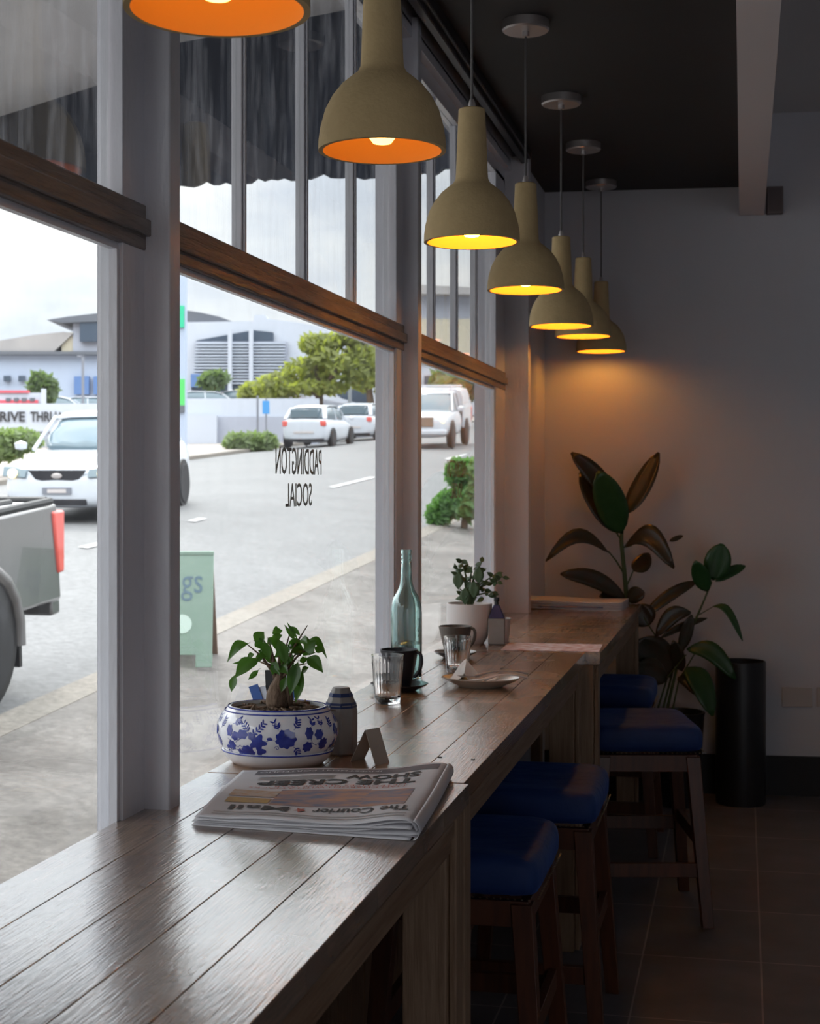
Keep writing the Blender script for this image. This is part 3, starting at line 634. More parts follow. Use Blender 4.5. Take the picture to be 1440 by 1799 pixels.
for k in range(46):
    a = rnd.uniform(0, 2 * PI); r = rnd.uniform(.045, .09); c = Vector((r * math.cos(a), r * math.sin(a) * SY, .1185))
    s = rnd.uniform(.003, .006); d = Vector((rnd.uniform(-1, 1), rnd.uniform(-1, 1), .1)).normalized() * s * 2
    pb.tube([c - d, c, c + d], [s * .5, s * .8, s * .4], 6)
pb.build('bark_chips', M['bark'], pot); bpy.data.objects['bark_chips']['kind'] = 'stuff'
# bonsai: swollen trunk with branches and leaves
bon = empty('ficus_bonsai', (PX, PY, CT + .1145), label='small ficus bonsai with swollen brown trunk and glossy green leaves', cat='bonsai')
tb = MB()
tb.tube([(.004, 0, -.004), (.002, 0, .015), (0, 0, .035), (.002, 0, .055), (.006, 0, .070), (.010, .0, .084), (.008, 0, .094)], [.032, .033, .031, .024, .016, .0145, .010], 20)
tb.tube([(.028, 0, .0), (.030, 0, .03), (.028, 0, .052), (.034, 0, .056)], [.012, .014, .010, .006], 10)
tb.build('trunk', M['bark'], bon, smooth=70, sub=1)
# pixel-like plan: x to the right, z up, y for depth, in metres about the pot centre
ends = [(-.085, .0, .165), (-.065, .02, .120), (-.02, -.02, .185), (.03, .01, .195), (.075, .02, .215), (.095, 0, .165), (.085, -.02, .12), (.055, -.03, .085), (-.03, -.03, .125), (.0, .04, .17), (.05, .05, .15), (-.05, .04, .17), (.02, -.05, .14)]
br = MB(); lf = MB(); rnd = random.Random(11)
def leaf(mb, base, tip, wid, nrm=(0, -1, 0), droop=.0, cup=.12, blunt=False):
    """pointed oval blade from base to tip, curved along its length and folded about its midrib"""
    base, tip = Vector(base), Vector(tip); ax = tip - base; l = ax.length
    nm = Vector(nrm); nm = (nm - ax * nm.dot(ax) / (l * l)); nm = nm.normalized() if nm.length > 1e-5 else Vector((0, 0, 1)); sd = ax.normalized().cross(nm)
    prof = [0, .52, .80, .94, 1.0, .99, .93, .80, .56, .12] if blunt else [0, .38, .72, .93, 1.0, .95, .80, .55, .25, 0]; rows = []
    for i, q in enumerate(prof):
        t = i / 9; c = base + ax * t + Vector((0, 0, 1)) * (droop * l * math.sin(PI * t))
        for s_ in (-1, -.5, 0, .5, 1): rows.append(c + sd * (s_ * q * wid / 2) + nm * (abs(s_) * q * wid * cup))
    mb.add(rows, [(i * 5 + j, i * 5 + j + 1, (i + 1) * 5 + j + 1, (i + 1) * 5 + j) for i in range(9) for j in range(4)])
for (x, y, z) in ends:
    s0 = Vector((.008 if x > 0 else -.002, 0, .078)); mid = s0.lerp(Vector((x, y, z)), .5) + Vector((0, 0, .012))
    br.tube([s0, mid, (x, y, z)], [.0048, .0028, .0012], 7)
br.tube([(-.006, 0, .07), (-.012, 0, .10), (-.010, 0, .135)], [.006, .005, .003], 8); br.tube([(.02, 0, .06), (.045, -.01, .085), (.06, -.01, .10)], [.004, .003, .002], 7)
LV = [((-.073, -.02, .168), (-.128, -.03, .118), .028, .25), ((-.06, 0, .165), (-.03, -.02, .20), .034, .1), ((-.062, 0, .172), (-.04, 0, .157), .026, .1),
      ((-.112, -.01, .085), (-.120, -.02, .040), .024, .0), ((-.048, -.03, .130), (-.10, -.05, .080), .040, .12), ((-.085, 0, .118), (-.125, 0, .112), .008, .0),
      ((-.012, -.03, .130), (-.020, -.05, .180), .030, .1), ((.035, -.04, .120), (.020, -.05, .185), .032, .1), ((.012, -.03, .15), (.0, -.04, .195), .022, .1),
      ((.078, -.02, .155), (.115, -.03, .183), .036, -.1), ((.085, 0, .18), (.138, -.01, .13), .022, .3), ((.05, 0, .175), (.018, 0, .218), .012, .0), ((.055, 0, .18), (.025, 0, .225), .010, .0), ((.062, 0, .19), (.03, 0, .213), .014, .1),
      ((.085, -.02, .135), (.133, -.03, .098), .034, .15), ((.065, -.03, .125), (.050, -.05, .04), .036, .05), ((.075, -.02, .10), (.058, -.03, .018), .026, .0), ((.05, -.03, .12), (.075, -.04, .06), .032, .0),
      ((.02, -.02, .12), (.035, -.04, .165), .026, 0), ((.01, -.02, .11), (.045, -.05, .095), .028, .1), ((-.01, -.02, .12), (.02, -.04, .09), .026, .1), ((.03, -.02, .085), (.02, -.03, .045), .022, 0), ((.035, -.02, .08), (.055, -.03, .05), .020, 0),
      ((-.05, -.01, .13), (-.075, -.02, .098), .022, .1), ((-.04, 0, .145), (-.06, 0, .115), .018, 0), ((-.02, 0, .14), (-.05, -.01, .15), .02, 0), ((.045, 0, .155), (.075, 0, .145), .022, .1), ((.02, .02, .15), (.055, .03, .175), .025, .1), ((.10, 0, .16), (.125, 0, .15), .02, 0), ((-.045, -.02, .10), (-.07, -.03, .075), .015, 0)]
for (b, t, wd, dr) in LV:
    nn = Vector((rnd.uniform(-.3, .3), -1, rnd.uniform(-.1, .5)))
    leaf(lf, b, t, wd, nn, dr, .14); br.tube([Vector(b) + (Vector(b) - Vector(t)).normalized() * .006, b], .0007, 5)
br.build('branches', M['bark'], bon)
for k in range(40):
    c = Vector((rnd.uniform(-.06, .085), rnd.uniform(-.03, .05), rnd.uniform(.10, .19))); d = Vector((rnd.uniform(-1, 1), rnd.uniform(-.6, .6), rnd.uniform(-.8, .6))).normalized() * rnd.uniform(.025, .04)
    leaf(lf, c, c + d, rnd.uniform(.014, .024), (rnd.uniform(-.5, .5), -1, rnd.uniform(-.3, .8)), .08, .12)
lf.build('foliage', M['leaf'], bon, smooth=80); bon.scale = (.80, .85, .80)

# ---- sachets in a small holder behind the pot
sg = empty('sachet_holder', (-1.013, 3.20, CT), label='small dark holder of upright paper sachets behind the bonsai pot', cat='sachet holder')
MB().box(-.026, .026, -.02, .02, 0, .05).build('holder', M['shaker'], sg, bevel=.003)
for k, (dx, m, h, a) in enumerate([(-.022, 'pkt_blue', .105, -.35), (-.014, 'pkt_white', .10, -.25), (-.006, 'black', .135, -.05), (.004, 'black', .132, .05), (.010, 'pkt_white', .13, .1), (.018, 'black', .14, .12), (.022, 'pkt_blue', .12, .2)]):
    o = MB().box(-.011, .011, -.001, .001, 0, h - .03).build('paper_sachet', M[m], None, loc=(-1.013 + dx, 3.192 + .003 * k, CT + .03 + .035)); o.rotation_euler = (0, a, 0)
    tag(o, ['blue striped sachet leaning out left of the bonsai trunk', 'white sachet leaning beside the blue one', 'black sachet standing left of the bonsai trunk, outer one', 'black sachet standing left of the bonsai trunk, inner one', 'white sachet between the black ones', 'tall black sachet right behind the bonsai trunk', 'blue sachet hidden behind the bonsai trunk'][k], 'sachet', 'paper sachets behind the pot')

# ---- eight sided grey shaker with navy bands
sk = empty('ceramic_bottle', (-.848, 3.15, CT), label='grey eight-sided ceramic bottle with navy bands behind the floral bowl', cat='bottle')
sk.rotation_euler = (0, 0, .25)
MB().lathe([(.034, 0), (.036, .004), (.036, .092), (.034, .106), (.019, .142), (.017, .1435), (.0, .1435)], 8).build('body', M['shaker'], sk, smooth=20, bevel=.0025)
bn = MB()
for z0, z1 in ((.101, .112), (.124, .132)):
    f_ = lambda z: .034 + (.019 - .034) * (z - .106) / .036 if z > .106 else .036 + (.034 - .036) * (z - .092) / .014
    bn.lathe([(f_(z0) + .0006, z0), (f_(z1) + .0006, z1)], 8, caps=False)
bn.build('navy_band', M['shaker_band'], sk, smooth=20)
MB().tube([(-.036, -.012, .103), (-.05, -.02, .112), (-.066, -.03, .108), (-.05, -.035, .100), (-.03, -.034, .100), (-.01, -.037, .098)], [.0012, .0018, .003, .0012, .0012, .0012], 6).build('twine', M['bark'], sk)

# ---- folded card
cdm = MB(); A = Vector((-.800, 3.03, CT)); 
cdm.hexa([(-.043, -.022, 0), (-.042, -.022, 0), (-.042, .022, 0), (-.043, .022, 0), (-.002, -.022, .070), (-.0005, -.022, .070), (-.0005, .022, .070), (-.002, .022, .070)])
cdm.hexa([(.027, -.022, 0), (.028, -.022, 0), (.028, .022, 0), (.027, .022, 0), (-.0015, -.022, .070), (.000, -.022, .070), (.000, .022, .070), (-.0015, .022, .070)])
co_ = empty('tent_card', (-.757, 3.065, CT), R(-28), label='small folded card standing like a tent right of the floral bowl', cat='card')
cdm.build('folded_card', M['card'], co_)
def cf(x, y):   # lettering on the right flap's outside, along y, running down the flap
    t = (.030 + y) / .07; return (.028 * (1 - t) + .0005, -.014 + x, .070 * t)
tm = text_mb('no', .012, .006, lambda x, y: cf(x + .004, y + .014)); text_mb('laptops', .024, .006, lambda x, y: cf(x + .002, y + .002), mb=tm)
tm.build('printed_words', M['newsgrey'], co_, smooth=0)

# ---- ribbed glasses
def make_glass():
    e = empty('ribbed_glass', (0, 0, 0))
    n = 96; H_ = .128
    def rib(a, z): return 1 + (.024 * abs(math.sin(a * 13)) if .018 < z < .110 else 0)
    prof = [(.0, 0), (.032, 0), (.034, .004)] + [(.0335 + .0095 * z / H_, z) for z in (.012, .019, .03, .06, .09, .109, .112, .125)] + [(.0432, H_), (.0405, H_), (.0398, .12), (.0325, .022), (.029, .014), (0, .012)]
    vs = []; mb = MB()
    for i, (r, z) in enumerate(prof):
        for k in range(n):
            a = 2 * PI * k / n; q = r * (rib(a, z) if i < 11 else 1); vs.append((q * math.cos(a), q * math.sin(a), z))
    fs = [(i * n + k, i * n + (k + 1) % n, (i + 1) * n + (k + 1) % n, (i + 1) * n + k) for i in range(len(prof) - 1) for k in range(n)]
    mb.add(vs, fs); mb.build('glass_body', M['glass'], e, smooth=70)
    return e
g1 = make_glass(); g1.location = (-.922, 3.90, CT); tag(g1, 'clear ribbed water glass in front of the black cup', 'glass', 'ribbed water glasses')
g2 = copy_tree(g1); g2.location = (-.862, 4.585, CT); g2.scale = (.98, .98, .86); tag(g2, 'clear ribbed water glass behind the oval plate', 'glass', 'ribbed water glasses')

# ---- cups and saucers
def cup(loc, m, r, h, lab, sr, slab, sm):
    s = tag(MB().lathe([(0, 0), (sr * .55, 0), (sr * .62, .004), (sr * .95, .016), (sr, .020), (sr * .985, .021), (sr * .6, .010), (sr * .45, .008), (0, .008)], 48).build('saucer', sm, None, smooth=50, loc=(loc[0], loc[1], CT)), slab, 'saucer')
    e = empty('coffee_cup', (loc[0], loc[1], CT + .008), label=lab, cat='cup')
    prof = [(0, 0), (r * .55, 0), (r * .62, .004), (r * .72, h * .3), (r * .86, h * .62), (r * .97, h * .9), (r, h), (r * .94, h), (r * .90, h * .88), (r * .80, h * .62), (r * .66, h * .3), (r * .5, .008), (0, .008)]
    MB().lathe(prof, 48).build('cup_body', m, e, smooth=50)
    MB().lathe([(0, h * .70), (r * .83, h * .70), (r * .83, h * .69), (0, h * .69)], 40).build('coffee', M['coffee'], e)
    hn = MB(); a = R(-12); c, s_ = math.cos(a), math.sin(a)
    pts = [(r * .80, .28 * h), (r * 1.02, .36 * h), (r * 1.24, .55 * h), (r * 1.30, .80 * h), (r * 1.18, .96 * h), (r * .94, .93 * h)]
    hn.tube([(c * x, s_ * x, z) for x, z in pts], [.006, .006, .006, .006, .006, .006], 10); hn.build('handle', m, e, smooth=70, sub=1)
    return e
cup((-.945, 4.14), M['cup_black'], .054, .108, 'tall black coffee cup between the ribbed glass and the aqua bottle', .082, 'black saucer under the tall black cup', M['cup_black'])
cup((-.940, 4.96), M['cup_grey'], .056, .098, 'dark grey coffee cup in front of the white planter', .072, 'dark saucer under the grey cup', M['cup_black'])

# ---- aqua bottle with water
bt = empty('glass_bottle', (-.967, 4.33, CT), label='tall aqua glass bottle half full of water, by the window post', cat='bottle')
op = [(0, .010), (.020, .004), (.038, 0), (.0445, .006), (.046, .02), (.0462, .20), (.045, .222), (.038, .248), (.026, .268), (.0195, .285), (.0165, .31), (.0150, .352), (.0165, .354), (.0165, .360), (.0150, .362), (.0165, .366), (.0165, .372), (.0152, .376), (.0165, .380), (.0165, .388)]
ip = [(.0130, .388), (.0125, .352), (.0138, .31), (.0165, .285), (.023, .265), (.035, .245), (.0415, .221), (.0425, .20), (.0425, .02), (.034, .010), (0, .022)]
mbb = MB(); vs = []; prof = op + ip; n = 56
for r, z in prof: vs += [(r * math.cos(2 * PI * k / n), r * math.sin(2 * PI * k / n), z) for k in range(n)]
mbb.add(vs, [(i * n + k, i * n + (k + 1) % n, (i + 1) * n + (k + 1) % n, (i + 1) * n + k) for i in range(len(prof) - 1) for k in range(n)])
mbb.build('bottle_body', M['aqua'], bt, smooth=60)
MB().lathe([(0, .0225), (.034, .0105), (.0423, .0202), (.0423, .112), (.0, .112)], 48).build('water', M['water'], bt, smooth=50)

# ---- oval plate with napkin and cutlery
pt = tag(MB().lathe([(0, 0), (.060, 0), (.064, .004), (.092, .016), (.108, .026), (.105, .028), (.088, .019), (.062, .010), (0, .009)], 64, sx=1.0, sy=1.0).build('oval_plate', M['plate'], None, smooth=50, loc=(-.735, 4.27, CT)), 'pale stoneware plate with used cutlery right of the bottle', 'plate')
pt.rotation_euler = (0, 0, .0); pt.scale = (1.06, .80, 1)
nk = MB(); rnd = random.Random(2)
def nkf(u, v):
    x, y = (u - .5) * .15, (v - .5) * .07; d = max(0, 1 - abs(x + .018) / .045 - abs(y) / .05)
    return (x, y, .013 + .062 * d + .006 * noise.noise(Vector((x * 40, y * 40, 0))) + .010 * abs(u - .5))
nk.grid(nkf, 26, 14)
tag(nk.build('paper_napkin', M['napkin'], None, smooth=25, solid=.0012, loc=(-.762, 4.285, CT + .004)), 'crumpled white paper napkin heaped on the plate', 'napkin')
def cutlery(kind, a, b, lab, bow=.012):
    a, b = Vector(a), Vector(b); e = empty(kind, a, label=lab, cat=kind)
    d = b - a; pts = [d * t + Vector((0, 0, bow * math.sin(PI * t))) for t in (0, .15, .3, .45, .6, .8, 1)]
    MB().tube(pts, [.0045, .004, .0026, .0022, .0022, .003, .0036], 8).build('handle', M['steel'], e, smooth=60)
    sd = d.normalized(); si = Vector((-sd.y, sd.x, 0))
    if kind == 'fork':
        for k in range(4):
            o = si * ((k - 1.5) * .0055); MB().tube([o * .4, o - sd * .02, o - sd * .05 + Vector((0, 0, .003))], [.0018, .0014, .0008], 6).build('tine', M['steel'], e)
    else:
        MB().grid(lambda u, v: tuple(-sd * (.042 * u) + si * ((v - .5) * .02 * math.sin(PI * min(u * .9 + .1, .97))) + Vector((0, 0, .002))), 8, 4).build('blade', M['steel'], e, solid=.0012)
    return e
cutlery('fork', (-.745, 4.235, CT + .034), (-.605, 4.315, CT + .036), 'steel fork resting across the plate, its handle over the rim')
cutlery('knife', (-.715, 4.205, CT + .028), (-.595, 4.235, CT + .034), 'steel knife lying on the plate nearest the camera')

# ---- white planter with jade plant
pn = tag(MB().lathe([(0, 0), (.052, 0), (.060, .010), (.078, .05), (.083, .085), (.083, .145), (.078, .146), (.077, .125), (0, .122)], 48).build('white_planter', M['planter'], None, smooth=50, loc=(-.975, 5.42, CT)), 'matt white round planter holding the jade plant', 'plant pot')
jd = empty('jade_plant', (-.975, 5.42, CT + .12), label='small jade plant with paddle leaves in the white planter', cat='plant')
js = MB(); jl = MB(); rnd = random.Random(21)
tips = [(-.055, 0, .17), (-.03, 0, .185), (.01, .0, .16), (.045, 0, .175), (.10, 0, .135), (.125, -.01, .125), (.06, 0, .10), (.085, 0, .07), (.02, -.03, .10), (-.01, -.02, .12), (-.03, -.03, .08)]
for t in tips:
    t = Vector(t); m_ = t * .5 + Vector((0, 0, .02)); js.tube([(0, 0, 0), (m_.x * .6, m_.y, m_.z), t], [.006, .004, .002], 7)
    for k in range(7):
        a = 2 * PI * k / 7 + rnd.random(); d = Vector((math.cos(a), math.sin(a) * .7, rnd.uniform(-.5, .7))).normalized()
        c = t - Vector((t.x, t.y, t.z)).normalized() * rnd.uniform(0, .05); leaf(jl, c, c + d * rnd.uniform(.022, .036), rnd.uniform(.013, .020), (rnd.uniform(-.4, .4), -1, .4), 0, .08)
for c in [(-.01, -.03, .055), (.025, -.04, .08), (-.035, -.03, .11), (.04, -.03, .13)]:
    leaf(jl, Vector(c) + Vector((0, 0, .03)), Vector(c) - Vector((0, 0, .035)), .04, (0, -1, .2), 0, .05)
js.build('stem', M['stem'], jd); jl.build('foliage', M['jade'], jd, smooth=80, solid=.002)

# ---- square bottle with navy neck, metal tin behind
sq = empty('square_bottle', (-.872, 5.405, CT), R(8), label='small square pale bottle with a navy neck right of the white planter', cat='bottle')
MB().box(-.031, .031, -.026, .026, 0, .095).build('body', M['shaker'], sq, bevel=.004)
q0 = [(-.030, -.025), (.030, -.025), (.030, .025), (-.030, .025)]; q1 = [(-.010, -.010), (.010, -.010), (.010, .010), (-.010, .010)]
MB().hexa([(x, y, .095) for x, y in q0] + [(x, y, .143) for x, y in q1]).build('neck', M['shaker_band'], sq, bevel=.003)
MB().lathe([(.008, .142), (.007, .155), (.010, .157), (.010, .170), (0, .170)], 16).build('stopper', M['black'], sq)
tn = tag(MB().lathe([(0, 0), (.026, 0), (.033, .080), (.036, .082), (.036, .086), (.032, .086), (.031, .08), (.024, .004), (0, .004)], 28).build('metal_tin', M['steel'], None, smooth=40, loc=(-.868, 5.50, CT)), 'small metal tin tucked behind the square pale bottle', 'tin')

# ---- newspapers
NC = [Vector((-.915, 2.437, CT)), Vector((-.520, 2.405, CT)), Vector((-.563, 2.93, CT)), Vector((-.975, 2.868, CT))]
def nbl(p, q):
    a = NC[0].lerp(NC[1], p); b = NC[3].lerp(NC[2], p); return a.lerp(b, q)
def bulge(p, q): return .010 * math.exp(-((p - .93) / .16) ** 2) * (1 - .2 * q) + .004 * math.sin(PI * min(p * 1.4, 1)) * (1 - q) * .5 + .003 * math.sin(p * 5 + q * 3) ** 2 + .004 * math.exp(-((p - .03) / .08) ** 2) * (1 - q)
def topf(p, q, off=0):
    v = nbl(p, q); t = min(1, max(0, (p - .955) / .045)); drop = .016 * (1 - math.sqrt(max(0, 1 - t * t)))
    return (v.x, v.y, CT + .021 + bulge(p, q) - .006 * (1 - math.exp(-p * 9)) * 0 - drop - .0105 * (1 - p) + off)
npz = empty('newspaper', (0, 0, 0), label='folded tabloid newspaper lying upside down on the nearest counter', cat='newspaper')
npz.location = (-.72, 2.66, CT)
def rel(v): return (v[0] + .72, v[1] - 2.66, v[2] - CT)
MB().grid(lambda u, v: rel(topf(u, v)), 48, 20).build('front_page', M['paper'], npz, smooth=60, solid=.0007)
for k in range(6):
    zz = .0012 + k * .0031 + .0006 * math.sin(k * 2.1); pull = .004 * ((k * 37) % 5); rr_ = .016 - abs(k - 3) * .0008
    sh = MB()
    def lf_(u, v, k=k, zz=zz, pull=pull):
        p = -.012 + (k % 3) * .012 + u * (.985 + .01 * math.sin(k)); q = -.006 + .004 * ((k * 7) % 4) + v * .99
        b = nbl(p, q); return rel((b.x, b.y, max(CT + .0006 + k * .0004, CT + zz * (1 - .50 * (1 - p)) + bulge(p, q) * (k / 6) + .0022 * math.sin(p * (7 + k) + k * 1.7) * (.3 + p) * (k > 0))))
    sh.grid(lf_, 36, 8); sh.build('inner_sheet', M['paper'], npz, smooth=60, solid=.0006)
# rolled fold along the right edge
fo = MB()
def fof(u, v):
    a = -PI / 2 + PI * u; b = nbl(.985, v); ex = (NC[1] - NC[0]).normalized(); r = .0105 + .003 * math.sin(v * 3)
    hh = (.019 + bulge(.985, v)) / 2
    return rel((b.x + ex.x * r * math.cos(a), b.y + ex.y * r * math.cos(a), CT + .0012 + hh + hh * math.sin(a)))
fo.grid(fof, 12, 20); fo.build('fold', M['paper'], npz, smooth=80, solid=.0007)
EPS = .0009
def pg(x, y, lvl=1):   # page coordinates: x 0..1 from the page's left, y 0..1 from its bottom; the page lies upside down
    return rel(topf(.955 - .91 * x, .97 - .95 * y, EPS * lvl))
def rect(mb, x0, x1, y0, y1, mi=0, lvl=1, n=24): mb.grid(lambda u, v: pg(x0 + (x1 - x0) * u, y0 + (y1 - y0) * v, lvl), n, 10, mi)
def ptext(mb, s, x0, x1, y0, y1, bold=0, mi=0, lvl=2): text_mb(s, x1 - x0, y1 - y0, lambda a, b: pg(x0 + a, y0 + b, lvl), bold=bold, sub=1, mb=mb, mi=mi)
ph = MB(); rect(ph, .28, .74, .44, .76); ph.build('cover_photo', M['photo'], npz, smooth=60)
ph = MB(); rect(ph, .06, .29, .46, .76); ph.build('side_photo', M['photo2'], npz, smooth=60)
yl = MB(); rect(yl, .75, .97, .64, .74, 0, 1.4); yl.build('yellow_panel', M['inkyellow'], npz, smooth=60)
yl = MB(); rect(yl, .74, .98, .47, .61, 0, 1.4); yl.build('side_story', mat('mixed_print', (.50, .46, .44), .85, noise_=(50, 1, (1, 4, 1), (.45, .25, .12))), npz, smooth=60)
gy = MB(); rect(gy, 0, .96, .0, .10); gy.build('strip_banner', mat('dark_banner_print', (.13, .12, .14), .85, noise_=(30, .6, U, (.22, .2, .21))), npz, smooth=60)
hl = MB(); ptext(hl, 'THE CREEP', .08, .90, .245, .345, .03); hl.build('headline', M['inkdark'], npz, smooth=0)
hl = MB(); ptext(hl, 'SHOW', .08, .46, .135, .225, .03); hl.build('headline', M['inkdark'], npz, smooth=0)
hl = MB(); ptext(hl, 'The Courier', .02, .50, .79, .875, .015); ptext(hl, 'Mail', .62, .92, .79, .875, .02); hl.build('masthead', M['inkdark'], npz, smooth=0)
rd = MB(); ptext(rd, 'MAN CHARGED WITH ATTACKS', .12, .92, .395, .425); ptext(rd, 'DETECTIVES ALLEGE WAR', .12, .80, .362, .388)
st = [(.56 + .035 * (1 if k % 2 == 0 else .42) * math.sin(2 * PI * k / 10), .835 + .045 * (1 if k % 2 == 0 else .42) * math.cos(2 * PI * k / 10)) for k in range(10)]
rd.add([pg(.56, .835, 2)] + [pg(x, y, 2) for x, y in st], [(0, 1 + k, 1 + (k + 1) % 10) for k in range(10)])
rd.build('red_print', M['inkred'], npz, smooth=0)
iv = MB(); ptext(iv, 'INVESTMENT PORTFOLIO', .30, .94, .035, .065, .005); iv.build('white_print', M['paper'], npz, smooth=0)
tl = MB()
for k in range(5): rect(tl, .52, .92, .145 + k * .018, .153 + k * .018, 0, 1.2, 8)
tl.build('story_text', M['newsgrey'], npz, smooth=0); tl = MB()
for k in range(2): rect(tl, .02, .98, .91 + k * .035, .925 + k * .035, 0, 1.2, 24)
tl.build('small_print', M['newsgrey'], npz, smooth=0)

n2 = empty('newspaper', (-.80, 7.08, CT), R(-2), label='folded newspaper lying at the far end of the counter', cat='newspaper')
for k in range(6):
    MB().grid(lambda u, v, k=k: ((u - .5) * .53, (v - .5) * .28 + .004 * (k % 2), .0025 + k * .0066 + .010 * math.exp(-((u - .02) / .08) ** 2) * k / 5 + .003 * math.sin(u * 6)), 24, 6).build('sheet', M['paper'], n2, smooth=60, solid=.003)
pr2 = MB(); pr2.grid(lambda u, v: (-.12 + u * .30, -.1422, .010 + .008 * v), 12, 2); pr2.build('printed_edge', M['photo'], n2, solid=.001)
fl = tag(MB().box(-.17, .17, -.12, .12, 0, .0015).build('paper_menu', M['photo2'], None, loc=(-.660, 5.335, CT + .0005)), 'flat pinkish printed sheet lying at the joint of the far counters', 'menu')
fl.data.materials[0] = mat('printed_sheet', (.62, .60, .66), .6, noise_=(26, 1, U, (.36, .17, .14)))
fl.rotation_euler = (0, 0, R(2))
for k, (x, y) in enumerate([(-.63, 3.15), (-.557, 3.14)]):
    tag(MB().lathe([(0, 0), (.0045, 0), (.0045, .0012), (0, .0012)], 12).build('screw_head', M['black'], None, loc=(x, y, CT)), ['dark screw head in the board behind the newspaper, the left one', 'dark screw head in the board behind the newspaper, nearest the counter edge'][k], 'screw', 'screw heads in the middle counter')

# ================================================================== END WALL CORNER
FP = FPX
def P(u, v, d):
    a = (u - 720) / FP * d
    return Vector((a * math.cos(TH) - d * math.sin(TH), a * math.sin(TH) + d * math.cos(TH), CAMZ + (848 - v) / FP * d))
def plant(name, base, pot, stems, leaves, lab, D, cat='potted plant', mats=('rubber', 'rubber_green')):
    e = empty(name, base, label=lab, cat=cat)
    B_ = Vector(base)
    r, h = pot
    sm = MB()
    for pts, rr in stems: sm.tube([P(u, v, d) - B_ for u, v, d in pts], rr, 8)
    sm.build('stem', M['stem'], e, smooth=70)
    for (b, t, wpx, nx, dr, g) in leaves:
        mb = MB(); bb, tt = P(b[0], b[1], b[2]) - B_, P(t[0], t[1], t[2]) - B_
        leaf(mb, bb, tt, wpx * D / FP * 1.12, (nx, -1, .25), dr, .10, blunt=True); mb.build('leaf', M[mats[g]], e, smooth=80, solid=.0015)
    return e
D = 7.45
rp_base = (-.585, 7.53, 0)
plant('rubber_plant', (rp_base[0], rp_base[1], .46), (.13, .48),
  [([(1112, 1275, 7.48), (1106, 1150, 7.46), (1101, 1060, 7.45), (1096, 1000, 7.44), (1091, 950, 7.43), (1094, 900, 7.43)], [.014, .013, .012, .011, .010, .006]),
   ([(1094, 1005, 7.44), (1082, 985, 7.40), (1068, 968, 7.36)], [.005, .004, .003]),
   ([(1100, 1030, 7.44), (1112, 1003, 7.42)], [.004, .003]), ([(1093, 962, 7.43), (1110, 958, 7.40)], [.005, .004]), ([(1092, 950, 7.43), (1082, 935, 7.41)], [.005, .004])],
  [((1096, 905, 7.43), (1003, 795, 7.40), 32, .3, .06, 0), ((1092, 938, 7.42), (1050, 828, 7.30), 50, .2, .0, 1), ((1086, 938, 7.45), (1018, 830, 7.48), 40, .5, -.02, 0),
   ((1098, 905, 7.42), (1157, 795, 7.45), 33, -.2, -.04, 0), ((1070, 972, 7.36), (958, 986, 7.30), 24, .1, .32, 0), ((1096, 960, 7.42), (1184, 998, 7.30), 36, -.1, .38, 0),
   ((1175, 951, 7.50), (1200, 941, 7.50), 8, 0, .0, 0), ((1112, 1004, 7.42), (1140, 972, 7.48), 28, 0, -.1, 0), ((1100, 1052, 7.40), (984, 1008, 7.35), 28, .1, .10, 0),
   ((1102, 1056, 7.42), (1132, 1040, 7.38), 26, 0, .1, 0), ((1100, 1050, 7.46), (1052, 1048, 7.40), 18, 0, .1, 0)],
  'large rubber plant with dark leathery leaves behind the end of the counter', 7.4)
plant('broadleaf_plant', (-.34, 7.45, .46), (.14, .46),
  [([(1168, 1262, 7.36), (1190, 1165, 7.35), (1212, 1110, 7.33), (1232, 1065, 7.32), (1250, 1022, 7.32)], [.008, .007, .006, .005, .004]),
   ([(1160, 1262, 7.36), (1180, 1185, 7.36), (1160, 1130, 7.36), (1130, 1085, 7.36)], [.006, .005, .004, .003]),
   ([(1150, 1262, 7.34), (1172, 1190, 7.32), (1205, 1150, 7.30)], [.005, .004, .003]), ([(1178, 1262, 7.36), (1192, 1195, 7.34), (1222, 1145, 7.32)], [.005, .004, .003]), ([(1228, 1080, 7.32), (1252, 1066, 7.32)], [.003, .002])],
  [((1252, 1020, 7.32), (1268, 955, 7.30), 42, .1, 0, 1), ((1242, 1040, 7.32), (1221, 985, 7.26), 28, -.2, 0, 1), ((1256, 1022, 7.32), (1309, 994, 7.34), 17, 0, .05, 1),
   ((1250, 1066, 7.32), (1304, 1126, 7.25), 13, .3, .30, 1), ((1128, 1085, 7.36), (1224, 1021, 7.38), 20, 0, .06, 0), ((1150, 1120, 7.30), (1213, 1075, 7.30), 26, .2, .22, 0), ((1158, 1122, 7.36), (1242, 1086, 7.38), 12, 0, .05, 0),
   ((1205, 1140, 7.30), (1292, 1193, 7.22), 30, .1, .22, 1), ((1205, 1172, 7.30), (1252, 1258, 7.20), 38, .4, .18, 1), ((1180, 1190, 7.34), (1118, 1125, 7.30), 55, .1, .1, 0), ((1172, 1195, 7.30), (1112, 1175, 7.25), 40, 0, .1, 0),
   ((1195, 1145, 7.32), (1215, 1080, 7.30), 20, .2, 0, 0), ((1198, 1180, 7.34), (1182, 1125, 7.30), 22, 0, 0, 0), ((1140, 1100, 7.36), (1118, 1062, 7.36), 40, 0, 0, 0), ((1190, 1190, 7.34), (1226, 1222, 7.26), 22, 0, .2, 0)],
  'leggy broadleaf plant with drooping leaves between the stools and the black bin', 7.3)
